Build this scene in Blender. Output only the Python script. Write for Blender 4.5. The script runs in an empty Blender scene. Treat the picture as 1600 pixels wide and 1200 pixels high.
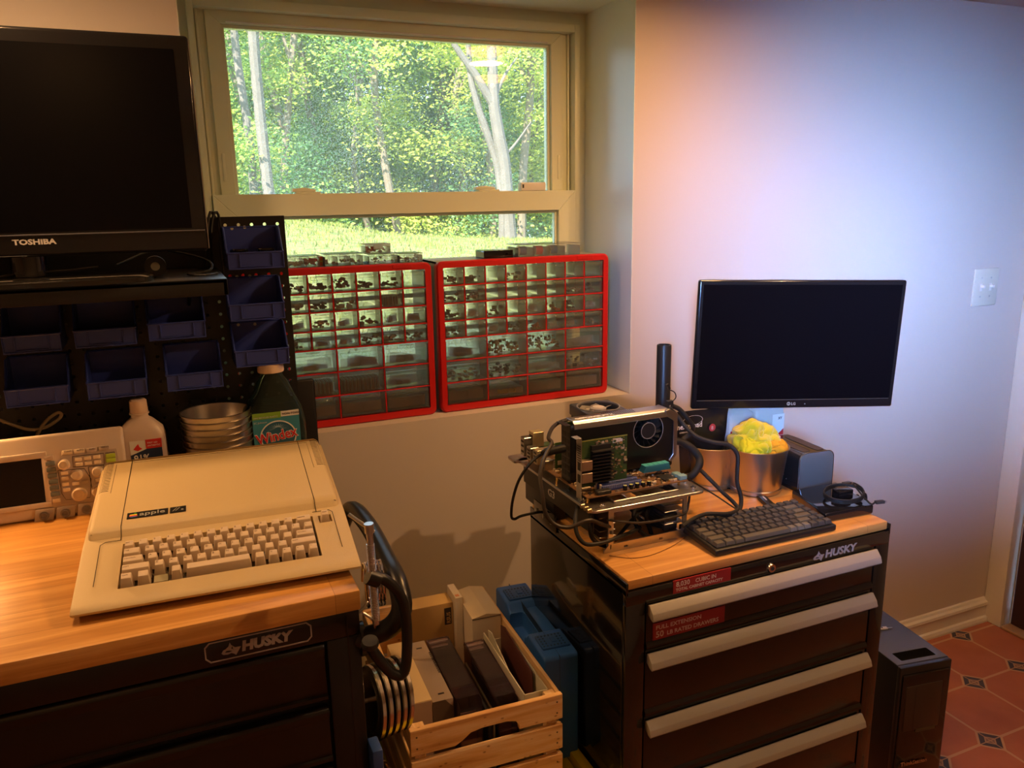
import bpy, bmesh, math, random
from mathutils import Vector, Matrix, noise
random.seed(7)
scn = bpy.context.scene
COL = scn.collection
PI = math.pi
FL, CE = -1.13, 1.13            # floor and ceiling height (z = 0 is the window sill)

# ------------------------------------------------------------------ camera
FPX = 1242.4
CPOS = Vector((-0.634, -1.9675, 0.5415))
YAW, PITCH, ROLL = 0.403079, 0.227349, -0.018307
cw = Vector((math.sin(YAW)*math.cos(PITCH), math.cos(YAW)*math.cos(PITCH), -math.sin(PITCH)))
r0 = Vector((math.cos(YAW), -math.sin(YAW), 0)); u0 = r0.cross(cw)
cr = r0*math.cos(ROLL) + u0*math.sin(ROLL); cu = cr.cross(cw)
cam = bpy.data.objects.new('camera', bpy.data.cameras.new('camera'))
COL.objects.link(cam)
cam.data.sensor_width = 36; cam.data.lens = FPX/1600*36
cam.data.clip_start = 0.02; cam.data.clip_end = 300
cam.matrix_world = Matrix(((cr.x, cu.x, -cw.x, CPOS.x), (cr.y, cu.y, -cw.y, CPOS.y), (cr.z, cu.z, -cw.z, CPOS.z), (0, 0, 0, 1)))
scn.camera = cam

# ------------------------------------------------------------------ world, sun, exposure
scn.view_settings.view_transform = 'Standard'
scn.view_settings.look = 'None'
scn.view_settings.exposure = 0.2
scn.view_settings.gamma = 1.0
w = bpy.data.worlds.new('world'); scn.world = w; w.use_nodes = True
nt = w.node_tree
bg = nt.nodes['Background']
bg.inputs[0].default_value = (0.55, 0.75, 1.0, 1); bg.inputs[1].default_value = 3.6

def lamp(name, kind, loc, aim, energy, color, size=0.1, sizey=None, spread=None, shape=None):
    d = bpy.data.lights.new(name, kind); d.energy = energy; d.color = color
    if kind == 'AREA':
        d.size = size
        if shape: d.shape = shape
        if sizey: d.shape = 'RECTANGLE'; d.size_y = sizey
        if spread: d.spread = spread
    if kind in ('POINT', 'SPOT'): d.shadow_soft_size = size
    o = bpy.data.objects.new(name, d); COL.objects.link(o); o.location = loc
    v = Vector(aim) - Vector(loc)
    o.rotation_euler = v.to_track_quat('-Z', 'Y').to_euler()
    return o
sun = lamp('sun', 'SUN', (0, -5, 20), (9, 3, 10.5), 18.0, (1.0, 0.93, 0.78)); sun.data.angle = 0.01
WARM = (1.0, 0.50, 0.17)
WARM2 = (1.0, 0.56, 0.25)
LAMPS = [(-0.95, -0.55, 6.5, WARM2), (0.893, -1.259, 8.0, WARM2), (0.60, -0.60, 9.0, WARM), (-0.9, -2.3, 1.6, WARM)]   # recessed ceiling lights: x, y, watts, colour
for i, (x, y, e, c) in enumerate(LAMPS):
    if i == 1:      # the lamp whose mirror image shows in the window pane
        l_ = lamp('ceiling_lamp_glow', 'SPOT', (x, y, CE-0.05), (x, y, 0), e*4.0, c, size=0.012); l_.data.spot_size = 2.9; l_.data.spot_blend = 0.5; continue
    lamp('ceiling_lamp_glow', 'AREA', (x, y, CE-0.064), (x, y, 0), e, c, size=0.13, spread=3.1, shape='DISK')
s_ = lamp('desk_lamp_glow', 'SPOT', (-1.075, -0.215, 0.215), (-.66, -.80, -.06), 7.0, WARM, size=0.022); s_.data.spot_size = 2.0; s_.data.spot_blend = 0.6
# cool daylight entering by the deep window in the wall behind the camera
lamp('rear_window_daylight', 'AREA', (-1.3, -3.17, 0.85), (1.72, 0.0, 0.28), 17, (0.24, 0.47, 1.0), size=0.5, sizey=0.4, spread=0.44)

# ------------------------------------------------------------------ pixel-free helpers
def ray(x, y): return cr*((x-800)/FPX) - cu*((y-600)/FPX) + cw
def onY(x, y, Y): d = ray(x, y); return CPOS + d*((Y-CPOS.y)/d.y)
def onZ(x, y, Z): d = ray(x, y); return CPOS + d*((Z-CPOS.z)/d.z)
def onX(x, y, X): d = ray(x, y); return CPOS + d*((X-CPOS.x)/d.x)

def sm(me, ang=0.6):
    for p in me.polygons: p.use_smooth = True
    me.set_sharp_from_angle(angle=ang)

class MB:
    """collects shapes, links them as ONE mesh object"""
    def __init__(s): s.bm = bmesh.new(); s.mats = [None]
    def mi(s, m):
        if m is None: return 0
        if m not in s.mats: s.mats.append(m)
        return s.mats.index(m)
    def merge(s, b, M=None, m=None):
        if M is not None: b.transform(M)
        k = s.mi(m)
        for f in b.faces: f.material_index = k
        me = bpy.data.meshes.new('t'); b.to_mesh(me); b.free(); s.bm.from_mesh(me); bpy.data.meshes.remove(me)
        return s
    def box(s, x0, x1, y0, y1, z0, z1, bev=0, seg=2, M=None, m=None, taper=None):
        b = bmesh.new()
        bmesh.ops.create_cube(b, size=1)
        for v in b.verts:
            tx = ty = 1
            if taper and v.co.z > 0: tx, ty = taper
            v.co = Vector((x0+(x1-x0)*(v.co.x*tx+.5), y0+(y1-y0)*(v.co.y*ty+.5), z0+(z1-z0)*(v.co.z+.5)))
        if bev: bmesh.ops.bevel(b, geom=b.edges[:], offset=bev, segments=seg, affect='EDGES', profile=.5)
        return s.merge(b, M, m)
    def prism(s, pts, h0, h1, axis='z', bev=0, seg=2, M=None, m=None, evert=None):
        """polygon pts (a,b) extruded between h0 and h1 along an axis"""
        b = bmesh.new()
        def P(a, c, h):
            return {'z': (a, c, h), 'y': (a, h, c), 'x': (h, a, c)}[axis]
        lo = [b.verts.new(P(a, c, h0)) for a, c in pts]; hi = [b.verts.new(P(a, c, h1)) for a, c in pts]
        n = len(pts)
        b.faces.new(lo); b.faces.new(hi[::-1])
        for i in range(n): b.faces.new((lo[i], hi[i], hi[(i+1) % n], lo[(i+1) % n]))
        bmesh.ops.recalc_face_normals(b, faces=b.faces[:])
        if bev: bmesh.ops.bevel(b, geom=b.edges[:], offset=bev, segments=seg, affect='EDGES', profile=.5)
        return s.merge(b, M, m)
    def cyl(s, p0, p1, r0, r1=None, n=20, m=None, caps=True):
        p0, p1 = Vector(p0), Vector(p1); r1 = r0 if r1 is None else r1
        b = bmesh.new(); L = (p1-p0).length
        bmesh.ops.create_cone(b, cap_ends=caps, segments=n, radius1=r0, radius2=r1, depth=L)
        q = (p1-p0).to_track_quat('Z', 'Y').to_matrix().to_4x4()
        return s.merge(b, Matrix.Translation((p0+p1)/2) @ q, m)
    def lathe(s, prof, n=32, M=None, m=None, sx=1, sy=1):
        b = bmesh.new(); rings = []
        for r, z in prof:
            rings.append([b.verts.new((r*sx*math.cos(2*PI*k/n), r*sy*math.sin(2*PI*k/n), z)) for k in range(n)] if r > 1e-6 else [b.verts.new((0, 0, z))])
        for A, B in zip(rings, rings[1:]):
            for k in range(n):
                j = (k+1) % n
                if len(A) == 1 and len(B) == 1: continue
                if len(A) == 1: b.faces.new((A[0], B[j], B[k]))
                elif len(B) == 1: b.faces.new((A[k], A[j], B[0]))
                else: b.faces.new((A[k], A[j], B[j], B[k]))
        bmesh.ops.recalc_face_normals(b, faces=b.faces[:])
        return s.merge(b, M, m)
    def tube(s, pts, r, n=8, m=None, closed=False, smooth=3):
        P = [Vector(p) for p in pts]
        if smooth and len(P) > 2:
            Q = []
            N = len(P)
            rng = range(N) if closed else range(N-1)
            for i in rng:
                a = P[(i-1) % N] if (closed or i > 0) else P[0]*2-P[1]
                b_, c = P[i], P[(i+1) % N]
                d = P[(i+2) % N] if (closed or i+2 < N) else P[-1]*2-P[-2]
                for k in range(smooth):
                    t = k/smooth
                    Q.append(.5*((2*b_)+(-a+c)*t+(2*a-5*b_+4*c-d)*t*t+(-a+3*b_-3*c+d)*t**3))
            if not closed: Q.append(P[-1])
            P = Q
        b = bmesh.new(); rings = []; up = None; N = len(P)
        for i, p in enumerate(P):
            if closed: t = P[(i+1) % N]-P[i-1]
            else: t = P[min(i+1, N-1)]-P[max(i-1, 0)]
            if t.length < 1e-9: t = Vector((0, 0, 1))
            t.normalize()
            if up is None: up = Vector((0, 0, 1)) if abs(t.z) < .9 else Vector((1, 0, 0))
            sd = t.cross(up)
            if sd.length < 1e-6: sd = t.orthogonal()
            sd.normalize(); up = sd.cross(t).normalized()
            rr = r(i/(N-1)) if callable(r) else r
            rings.append([b.verts.new(p+(sd*math.cos(2*PI*k/n)+up*math.sin(2*PI*k/n))*rr) for k in range(n)])
        rng = range(N) if closed else range(N-1)
        for i in rng:
            A, B = rings[i], rings[(i+1) % N]
            for k in range(n): b.faces.new((A[k], A[(k+1) % n], B[(k+1) % n], B[k]))
        if not closed: b.faces.new(rings[0][::-1]); b.faces.new(rings[-1])
        bmesh.ops.recalc_face_normals(b, faces=b.faces[:])
        return s.merge(b, None, m)
    def text(s, txt, size, M, m=None, ext=0.0004, bold=0.0, al='LEFT', sx=1, shear=0):
        cu_ = bpy.data.curves.new('t', 'FONT'); cu_.body = txt; cu_.size = size; cu_.extrude = ext; cu_.offset = bold
        cu_.align_x = al; cu_.shear = shear; cu_.resolution_u = 2
        o = bpy.data.objects.new('t', cu_); COL.objects.link(o)
        me = bpy.data.meshes.new_from_object(o.evaluated_get(bpy.context.evaluated_depsgraph_get()))
        bpy.data.objects.remove(o); bpy.data.curves.remove(cu_)
        b = bmesh.new(); b.from_mesh(me); bpy.data.meshes.remove(me)
        return s.merge(b, M @ Matrix.Diagonal((sx, 1, 1, 1)), m)
    def build(s, name, mat=None, parent=None, smooth=True, loc=None, M=None, **tags):
        me = bpy.data.meshes.new(name)
        if M is not None: s.bm.transform(M)
        if loc is not None:
            for v in s.bm.verts: v.co -= Vector(loc)
        s.bm.to_mesh(me); s.bm.free()
        for x in [mat or (s.mats[1] if len(s.mats) > 1 else None)] + s.mats[1:]: me.materials.append(x)
        if smooth: sm(me)
        o = bpy.data.objects.new(name, me); COL.objects.link(o)
        if loc is not None: o.location = loc
        if parent: o.parent = parent
        for k, v in tags.items(): o[k] = v
        return o

def thing(name, loc, label, cat, rz=0, group=None, M=None):
    o = bpy.data.objects.new(name, None); COL.objects.link(o); o.empty_display_size = .05
    if M is not None: o.matrix_world = M
    else: o.location = loc; o.rotation_euler = (0, 0, rz)
    o['label'] = label; o['category'] = cat
    if group: o['group'] = group
    return o
def tag(o, label, cat, group=None, kind=None):
    o['label'] = label; o['category'] = cat
    if group: o['group'] = group
    if kind: o['kind'] = kind
    return o
def struct(o): o['kind'] = 'structure'; return o
def copy_tree(o, parent=None):
    c = o.copy(); COL.objects.link(c)
    if parent: c.parent = parent
    for ch in [x for x in list(o.children)]: copy_tree(ch, c)
    return c
def T(x, y, z): return Matrix.Translation((x, y, z))
def RX(a): return Matrix.Rotation(a, 4, 'X')
def RY(a): return Matrix.Rotation(a, 4, 'Y')
def RZ(a): return Matrix.Rotation(a, 4, 'Z')
FRONT = RX(PI/2)           # text standing up, facing -y

def onP(x, y, p0, n):
    d = ray(x, y); p0, n = Vector(p0), Vector(n); return CPOS + d*((p0-CPOS).dot(n)/d.dot(n))
def loft(mb, secs, n=32, m=None, M=None):
    """closed body through sections (z, rx, ry, power, cx, cy)"""
    b = bmesh.new(); rings = []
    for s in secs:
        z, rx, ry, pw = s[:4]; cx, cy = (s[4], s[5]) if len(s) > 5 else (0, 0); R = []
        for k in range(n):
            t = 2*PI*k/n; c, q = math.cos(t), math.sin(t)
            R.append(b.verts.new((cx+rx*math.copysign(abs(c)**(2/pw), c), cy+ry*math.copysign(abs(q)**(2/pw), q), z)))
        rings.append(R)
    for A, B in zip(rings, rings[1:]):
        for k in range(n): b.faces.new((A[k], A[(k+1) % n], B[(k+1) % n], B[k]))
    b.faces.new(rings[0][::-1]); b.faces.new(rings[-1])
    bmesh.ops.recalc_face_normals(b, faces=b.faces[:])
    return mb.merge(b, M, m)
def cut(o, mb):
    """subtracts the shapes of mb from the mesh of o"""
    c = mb.build('cutter', parent=o.parent); md = o.modifiers.new('b', 'BOOLEAN'); md.operation = 'DIFFERENCE'; md.solver = 'EXACT'; md.object = c
    me = bpy.data.meshes.new_from_object(o.evaluated_get(bpy.context.evaluated_depsgraph_get()))
    o.modifiers.clear(); old = o.data; o.data = me; me.name = old.name; sm(me); bpy.data.objects.remove(c)

# ------------------------------------------------------------------ materials
MATS = {}
def mat(name, col, rough=.5, metal=0, spec=.5, coat=0, trans=0, alpha=1, emit=None, es=0, ior=1.45, bump=0, bscale=200, var=0, vscale=8, aniso=0, sheen=0):
    if name in MATS: return MATS[name]
    m = bpy.data.materials.new(name); m.use_nodes = True; nt = m.node_tree; b = nt.nodes['Principled BSDF']
    c = (*col, 1)
    b.inputs['Base Color'].default_value = c; b.inputs['Roughness'].default_value = rough; b.inputs['Metallic'].default_value = metal
    b.inputs['Specular IOR Level'].default_value = spec; b.inputs['Coat Weight'].default_value = coat; b.inputs['Transmission Weight'].default_value = trans
    b.inputs['Alpha'].default_value = alpha; b.inputs['IOR'].default_value = ior; b.inputs['Sheen Weight'].default_value = sheen
    if emit: b.inputs['Emission Color'].default_value = (*emit, 1); b.inputs['Emission Strength'].default_value = es
    if bump or var:
        tc = nt.nodes.new('ShaderNodeTexCoord'); n = nt.nodes.new('ShaderNodeTexNoise'); nt.links.new(tc.outputs['Object'], n.inputs['Vector'])
        n.inputs['Scale'].default_value = bscale if bump else vscale; n.inputs['Detail'].default_value = 4
        if bump:
            bp = nt.nodes.new('ShaderNodeBump'); bp.inputs['Strength'].default_value = bump; bp.inputs['Distance'].default_value = .002
            nt.links.new(n.outputs['Fac'], bp.inputs['Height']); nt.links.new(bp.outputs['Normal'], b.inputs['Normal'])
        if var:
            n2 = nt.nodes.new('ShaderNodeTexNoise'); nt.links.new(tc.outputs['Object'], n2.inputs['Vector']); n2.inputs['Scale'].default_value = vscale; n2.inputs['Detail'].default_value = 5
            mx = nt.nodes.new('ShaderNodeMix'); mx.data_type = 'RGBA'; mx.inputs['A'].default_value = tuple(x*(1-var) for x in col)+(1,); mx.inputs['B'].default_value = tuple(min(1, x*(1+var)) for x in col)+(1,)
            nt.links.new(n2.outputs['Fac'], mx.inputs['Factor']); nt.links.new(mx.outputs['Result'], b.inputs['Base Color'])
    MATS[name] = m; return m

def nodes(m): return m.node_tree, m.node_tree.nodes['Principled BSDF']
def wood(name, c0, c1, c2, axis=0, scale=1.0, rough=.35, plank=0.0, coat=0.2, knots=False):
    m = mat(name, c1, rough=rough, coat=coat); nt, b = nodes(m); N, L = nt.nodes, nt.links
    tc = N.new('ShaderNodeTexCoord'); mp = N.new('ShaderNodeMapping'); L.new(tc.outputs['Object'], mp.inputs['Vector'])
    s = [22*scale]*3; s[axis] = 1.5*scale; mp.inputs['Scale'].default_value = s
    n = N.new('ShaderNodeTexNoise'); n.inputs['Scale'].default_value = 2.2; n.inputs['Detail'].default_value = 7; n.inputs['Distortion'].default_value = .8
    L.new(mp.outputs[0], n.inputs['Vector'])
    n2 = N.new('ShaderNodeTexNoise'); n2.inputs['Scale'].default_value = 14; n2.inputs['Detail'].default_value = 3; L.new(mp.outputs[0], n2.inputs['Vector'])
    mul = N.new('ShaderNodeMath'); mul.operation = 'MULTIPLY_ADD'; mul.inputs[1].default_value = .25; L.new(n2.outputs['Fac'], mul.inputs[0]); L.new(n.outputs['Fac'], mul.inputs[2])
    cr_ = N.new('ShaderNodeValToRGB'); e = cr_.color_ramp.elements
    e[0].position = .36; e[0].color = (*c0, 1); e[1].position = .78; e[1].color = (*c2, 1)
    k = e.new(.6); k.color = (*c1, 1)
    L.new(mul.outputs[0], cr_.inputs[0])
    out = cr_.outputs[0]
    if plank:     # staves glued side by side: each a slightly different tone
        br = N.new('ShaderNodeTexBrick'); mp2 = N.new('ShaderNodeMapping'); L.new(tc.outputs['Object'], mp2.inputs['Vector'])
        if axis == 1: mp2.inputs['Rotation'].default_value = (0, 0, PI/2)
        L.new(mp2.outputs[0], br.inputs['Vector']); br.inputs['Scale'].default_value = 1; br.inputs['Brick Width'].default_value = .55; br.inputs['Row Height'].default_value = plank
        br.inputs['Mortar Size'].default_value = .0006; br.inputs['Color1'].default_value = (.86, .86, .86, 1); br.inputs['Color2'].default_value = (1.04, 1.04, 1.04, 1); br.inputs['Mortar'].default_value = (.55, .5, .45, 1)
        mx = N.new('ShaderNodeMix'); mx.data_type = 'RGBA'; mx.blend_type = 'MULTIPLY'; mx.inputs['Factor'].default_value = .8
        L.new(out, mx.inputs['A']); L.new(br.outputs['Color'], mx.inputs['B']); out = mx.outputs['Result']
    if knots:
        v = N.new('ShaderNodeTexVoronoi'); mp3 = N.new('ShaderNodeMapping'); mp3.inputs['Scale'].default_value = (7, 12, 12); L.new(tc.outputs['Object'], mp3.inputs['Vector']); L.new(mp3.outputs[0], v.inputs['Vector'])
        r = N.new('ShaderNodeValToRGB'); r.color_ramp.elements[0].position = .06; r.color_ramp.elements[0].color = (.35, .2, .1, 1); r.color_ramp.elements[1].position = .16; r.color_ramp.elements[1].color = (1, 1, 1, 1)
        L.new(v.outputs['Distance'], r.inputs[0])
        mx = N.new('ShaderNodeMix'); mx.data_type = 'RGBA'; mx.blend_type = 'MULTIPLY'; mx.inputs['Factor'].default_value = .8
        L.new(out, mx.inputs['A']); L.new(r.outputs[0], mx.inputs['B']); out = mx.outputs['Result']
    L.new(out, b.inputs['Base Color'])
    bp = N.new('ShaderNodeBump'); bp.inputs['Strength'].default_value = .12; bp.inputs['Distance'].default_value = .001; L.new(mul.outputs[0], bp.inputs['Height']); L.new(bp.outputs[0], b.inputs['Normal'])
    return m
def clear(name, tint=(.97, .98, .97), milky=.12, rough=.08, milk=(.8, .82, .8), gl=.12):
    """clear plastic or glass: sees through, with a reflection and a milky share"""
    if name in MATS: return MATS[name]
    m = bpy.data.materials.new(name); m.use_nodes = True; nt = m.node_tree; N, L = nt.nodes, nt.links; N.clear()
    out = N.new('ShaderNodeOutputMaterial'); tr = N.new('ShaderNodeBsdfTransparent'); tr.inputs[0].default_value = (*tint, 1)
    g = N.new('ShaderNodeBsdfGlossy'); g.inputs['Roughness'].default_value = rough
    fr = N.new('ShaderNodeFresnel'); fr.inputs[0].default_value = 1.45
    mx = N.new('ShaderNodeMixShader'); L.new(fr.outputs[0], mx.inputs[0]); L.new(tr.outputs[0], mx.inputs[1]); L.new(g.outputs[0], mx.inputs[2])
    last = mx.outputs[0]
    if milky:
        d = N.new('ShaderNodeBsdfDiffuse'); d.inputs[0].default_value = (*milk, 1); t2 = N.new('ShaderNodeBsdfTranslucent'); t2.inputs[0].default_value = (*milk, 1)
        a = N.new('ShaderNodeMixShader'); a.inputs[0].default_value = .5; L.new(d.outputs[0], a.inputs[1]); L.new(t2.outputs[0], a.inputs[2])
        m2 = N.new('ShaderNodeMixShader'); m2.inputs[0].default_value = milky; L.new(last, m2.inputs[1]); L.new(a.outputs[0], m2.inputs[2]); last = m2.outputs[0]
    L.new(last, out.inputs[0]); MATS[name] = m; return m

black = mat('black_plastic', (.012, .012, .013), .45)
blackg = mat('black_gloss', (.006, .006, .007), .12, coat=.4)
screenm = mat('dark_screen', (.002, .002, .003), .25, spec=.18)
darkp = mat('dark_grey_plastic', (.03, .03, .032), .5)
rubber = mat('black_rubber', (.008, .008, .008), .6)
white = mat('white_plastic', (.75, .73, .68), .4)
steel = mat('steel', (.55, .54, .52), .28, metal=1)
alu = mat('aluminium', (.62, .61, .6), .32, metal=1, bump=.05, bscale=400)
chrome = mat('chrome', (.75, .75, .76), .12, metal=1)
redp = mat('red_plastic', (.50, .012, .012), .35)
bluebin = mat('blue_bin_plastic', (.032, .055, .30), .38)
gold = mat('brass', (.6, .4, .12), .3, metal=1)
paper = mat('white_label', (.78, .77, .74), .6)
# ================================================================== THE ROOM
wallm = mat('wall_paint', (.58, .52, .47), .55, spec=.3, bump=.06, bscale=220, var=.03, vscale=3)
ceilm = mat('ceiling_paint', (.66, .65, .63), .8)
trimm = mat('white_trim_paint', (.70, .66, .58), .4)
b = MB()
X0, X1 = -2.4, 2.275
b.box(X0-.1, -.56, -.04, .36, FL-.05, CE+.05); b.box(.56, X1+.1, -.04, .36, FL-.05, CE+.05)
b.box(-.56, .56, -.04, .36, FL-.05, -.012); b.box(-.56, .56, -.04, .36, 1.066, CE+.05)
struct(b.build('wall_back', wallm, smooth=False))
revm = mat('reveal_daylit_gloss', (.84, .88, .74), .28, spec=.6)  # paler, greener gloss than the walls: outdoor light put into the reveal's colour
b = MB(); b.box(.5585, .56, -.0395, .30, -.0105, 1.0645); b.box(-.56, -.5585, -.0395, .30, -.0105, 1.0645); b.box(-.5585, .5585, -.0395, .30, 1.0645, 1.066)
struct(b.build('trim_3', revm, smooth=False))
struct(MB().box(X0-.1, X0, -3.3, -.04, FL-.05, CE+.05).build('wall_left', wallm, smooth=False))
struct(MB().box(X0-.1, X1+.1, -3.3, -3.2, FL-.05, CE+.05).build('wall_front', wallm, smooth=False))
b = MB(); b.box(X1, X1+.1, -3.2, -1.02, FL-.05, CE+.05); b.box(X1, X1+.1, -1.02, -.12, .93, CE+.05); b.box(X1, X1+.1, -.12, -.04, FL-.05, CE+.05)
struct(b.build('wall_right', wallm, smooth=False))
struct(MB().box(X0-.1, X1+.1, -3.3, .36, CE, CE+.05).build('ceiling', ceilm, smooth=False))
# floor: clipped terracotta tiles with small patterned inserts
m = mat('terracotta_tiles', (.4, .13, .06), .45, spec=.35); nt, bs = nodes(m); N, L = nt.nodes, nt.links
def mth(op, a, b_=None, c=None):
    n = N.new('ShaderNodeMath'); n.operation = op
    for i, v in enumerate((a, b_, c)):
        if v is None: continue
        if isinstance(v, (int, float)): n.inputs[i].default_value = v
        else: L.new(v, n.inputs[i])
    return n.outputs[0]
tc = N.new('ShaderNodeTexCoord'); sp = N.new('ShaderNodeSeparateXYZ'); L.new(tc.outputs['Object'], sp.inputs[0])
PIT = .232
def cell(o, off):
    a = mth('DIVIDE', mth('SUBTRACT', o, off), PIT)
    return mth('SUBTRACT', mth('FRACT', mth('ADD', a, 100.5)), .5)
du = cell(sp.outputs[0], 1.802); dv = cell(sp.outputs[1], -.324)
au, av = mth('ABSOLUTE', du), mth('ABSOLUTE', dv)
line = mth('LESS_THAN', mth('MINIMUM', au, av), .02)
dsum = mth('ADD', au, av)
ndot = mth('LESS_THAN', dsum, .235); nin = mth('LESS_THAN', dsum, .19)
# insert pattern
r1 = mth('ADD', du, dv); r2 = mth('SUBTRACT', du, dv)
a1, a2 = mth('ABSOLUTE', r1), mth('ABSOLUTE', r2)
ring = mth('LESS_THAN', mth('ABSOLUTE', mth('SUBTRACT', mth('MAXIMUM', a1, a2), .085)), .012)
cross = mth('LESS_THAN', mth('ABSOLUTE', mth('SUBTRACT', a1, a2)), .016)
patt = mth('MAXIMUM', ring, cross)
nz = N.new('ShaderNodeTexNoise'); nz.inputs['Scale'].default_value = 9; nz.inputs['Detail'].default_value = 6; L.new(tc.outputs['Object'], nz.inputs['Vector'])
def mixc(f, A, B):
    n = N.new('ShaderNodeMix'); n.data_type = 'RGBA'
    if isinstance(f, float): n.inputs['Factor'].default_value = f
    else: L.new(f, n.inputs['Factor'])
    for k, v in (('A', A), ('B', B)):
        if isinstance(v, tuple): n.inputs[k].default_value = (*v, 1)
        else: L.new(v, n.inputs[k])
    return n.outputs['Result']
grout = (.50, .30, .17)
ti = mixc(nz.outputs['Fac'], (.30, .085, .04), (.50, .17, .085))
ins = mixc(patt, mixc(mth('LESS_THAN', mth('MAXIMUM', a1, a2), .075), (.055, .05, .07), (.22, .13, .10)), (.42, .25, .15))
col = mixc(line, ti, grout); col = mixc(ndot, col, grout); col = mixc(nin, col, ins)
L.new(col, bs.inputs['Base Color'])
struct(MB().box(X0-.1, X1+.1, -3.3, .36, FL-.06, FL).build('floor', m, smooth=False))
# baseboard along the window wall
prof = [(-.04, FL), (-.066, FL), (-.066, FL+.008), (-.062, FL+.02), (-.054, FL+.024), (-.054, FL+.066), (-.060, FL+.072), (-.058, FL+.082), (-.050, FL+.088), (-.046, FL+.096), (-.04, FL+.1)]
struct(MB().prism(prof, -2.3, 2.218, 'x').build('baseboard_back', trimm, smooth=False))
# door casing and door on the right wall (next to the corner)
b = MB(); b.box(2.218, 2.275, -.118, -.042, FL, .97, .004); b.box(2.235, 2.275, -1.12, -.12, .90, .98, .004); b.box(2.235, 2.275, -1.12, -1.03, FL, .90, .004)
struct(b.build('trim_1', trimm))
doorm = mat('maroon_door', (.045, .012, .012), .35)
d = struct(MB().box(2.262, 2.30, -1.028, -.128, FL+.012, .897, .004).build('door_1', doorm))
b = MB()
for z0, z1 in ((FL+.15, -.35), (-.2, .75)):
    for y0, y1 in ((-.93, -.62), (-.53, -.22)): b.box(2.256, 2.262, y0, y1, z0, z1, .006)
b.build('door_panel', doorm, d)
MB().cyl((2.262, -.96, -.15), (2.225, -.96, -.15), .012).lathe([(0, 0), (.026, .004), (.03, .02), (.02, .04), (.012, .045)], M=T(2.20, -.96, -.15) @ RY(PI/2)).build('door_handle', gold, d)
struct(MB().box(2.215, 2.30, -1.03, -.12, FL, FL+.011, .003).build('trim_2', mat('threshold_wood', (.35, .2, .1), .5)))
# rear window (behind the camera), whose daylight reaches the room
for nm, M in (('window_2', T(-1.3, -3.197, .85)),):
    hw, hh = .28, .23
    b = MB()
    for s in (-1, 1): b.box(s*hw-.03, s*hw+.03, -.01, .02, -hh-.03, hh+.03, .004); b.box(-hw, hw, -.01, .02, s*hh-.03, s*hh+.03, .004)
    struct(b.build(nm, trimm, M=M))
# ---------------------------------------------------------------- main window
vinyl = mat('window_vinyl', (.70, .74, .58), .38)
b = MB()
yf0, yf1 = .205, .30
for s in (-1, 1):
    b.box(*sorted((s*.56, s*.528)), .235, yf1, -.012, 1.066); b.box(*sorted((s*.53, s*.514)), .215, yf1, -.012, 1.03, .002)
b.box(-.5281, .5281, .235, yf1, 1.031, 1.066); b.box(-.5141, .5141, .215, yf1, 1.008, 1.0305, .002); b.box(-.5141, .5141, .225, yf1, -.012, .02, .002)
for s in (-1, 1): b.box(*sorted((s*.4885, s*.529)), .252, .299, .0, 1.02); b.box(*sorted((s*.5045, s*.510)), .2435, .26, .0, 1.02, .001)
win = struct(b.build('window_1', vinyl))
def sash(x0, x1, z0, z1, st, tr_, br_, y0, y1, nm, parent, miter=True):
    b = MB()
    ip = [(x0+st, z0+br_), (x1-st, z0+br_), (x1-st, z1-tr_), (x0+st, z1-tr_)]; op = [(x0, z0), (x1, z0), (x1, z1), (x0, z1)]
    for i in range(4):
        j = (i+1) % 4
        b.prism([op[i], op[j], ip[j], ip[i]], y0, y1, 'y', bev=.0012, seg=1)
    # glazing bead
    for i in range(4):
        j = (i+1) % 4
        mx, mz = (x0+x1)/2, (z0+z1)/2
        f = lambda p: (p[0]+(.008 if p[0] < mx else -.008), p[1]+(.008 if p[1] < mz else -.008))
        b.prism([ip[i], ip[j], f(ip[j]), f(ip[i])], y0+.012, y1-.004, 'y', bev=.001, seg=1)
    return b.build(nm, vinyl, parent)
us = sash(-.488, .488, .52, 1.01, .036, .032, .04, .2452, .285, 'upper_sash', win)
ls = sash(-.512, .512, .0, .567, .056, .057, .06, .208, .242, 'lower_sash', win)
b = MB(); b.box(-.44, .44, .2405, .246, .980, .984, .001); b.build('head_bead', white, win)
# dusty panes
gm = bpy.data.materials.new('dusty_glass'); gm.use_nodes = True; nt = gm.node_tree; N, L = nt.nodes, nt.links; N.clear()
out = N.new('ShaderNodeOutputMaterial'); tr = N.new('ShaderNodeBsdfTransparent'); gl = N.new('ShaderNodeBsdfGlossy'); gl.inputs['Roughness'].default_value = .01
fr = N.new('ShaderNodeFresnel'); fr.inputs[0].default_value = 1.5; m1 = N.new('ShaderNodeMixShader'); L.new(fr.outputs[0], m1.inputs[0]); L.new(tr.outputs[0], m1.inputs[1]); L.new(gl.outputs[0], m1.inputs[2])
tl = N.new('ShaderNodeBsdfTranslucent'); tl.inputs[0].default_value = (.85, .9, .85, 1)
tc = N.new('ShaderNodeTexCoord'); vo = N.new('ShaderNodeTexVoronoi'); vo.inputs['Scale'].default_value = 260; L.new(tc.outputs['Object'], vo.inputs['Vector'])
nn = N.new('ShaderNodeTexNoise'); nn.inputs['Scale'].default_value = 3; L.new(tc.outputs['Object'], nn.inputs['Vector'])
sc = N.new('ShaderNodeMath'); sc.operation = 'MULTIPLY'; sc.inputs[1].default_value = .62; L.new(nn.outputs['Fac'], sc.inputs[0])
lt = N.new('ShaderNodeMath'); lt.operation = 'LESS_THAN'; L.new(vo.outputs['Distance'], lt.inputs[0]); L.new(sc.outputs[0], lt.inputs[1])
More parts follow.
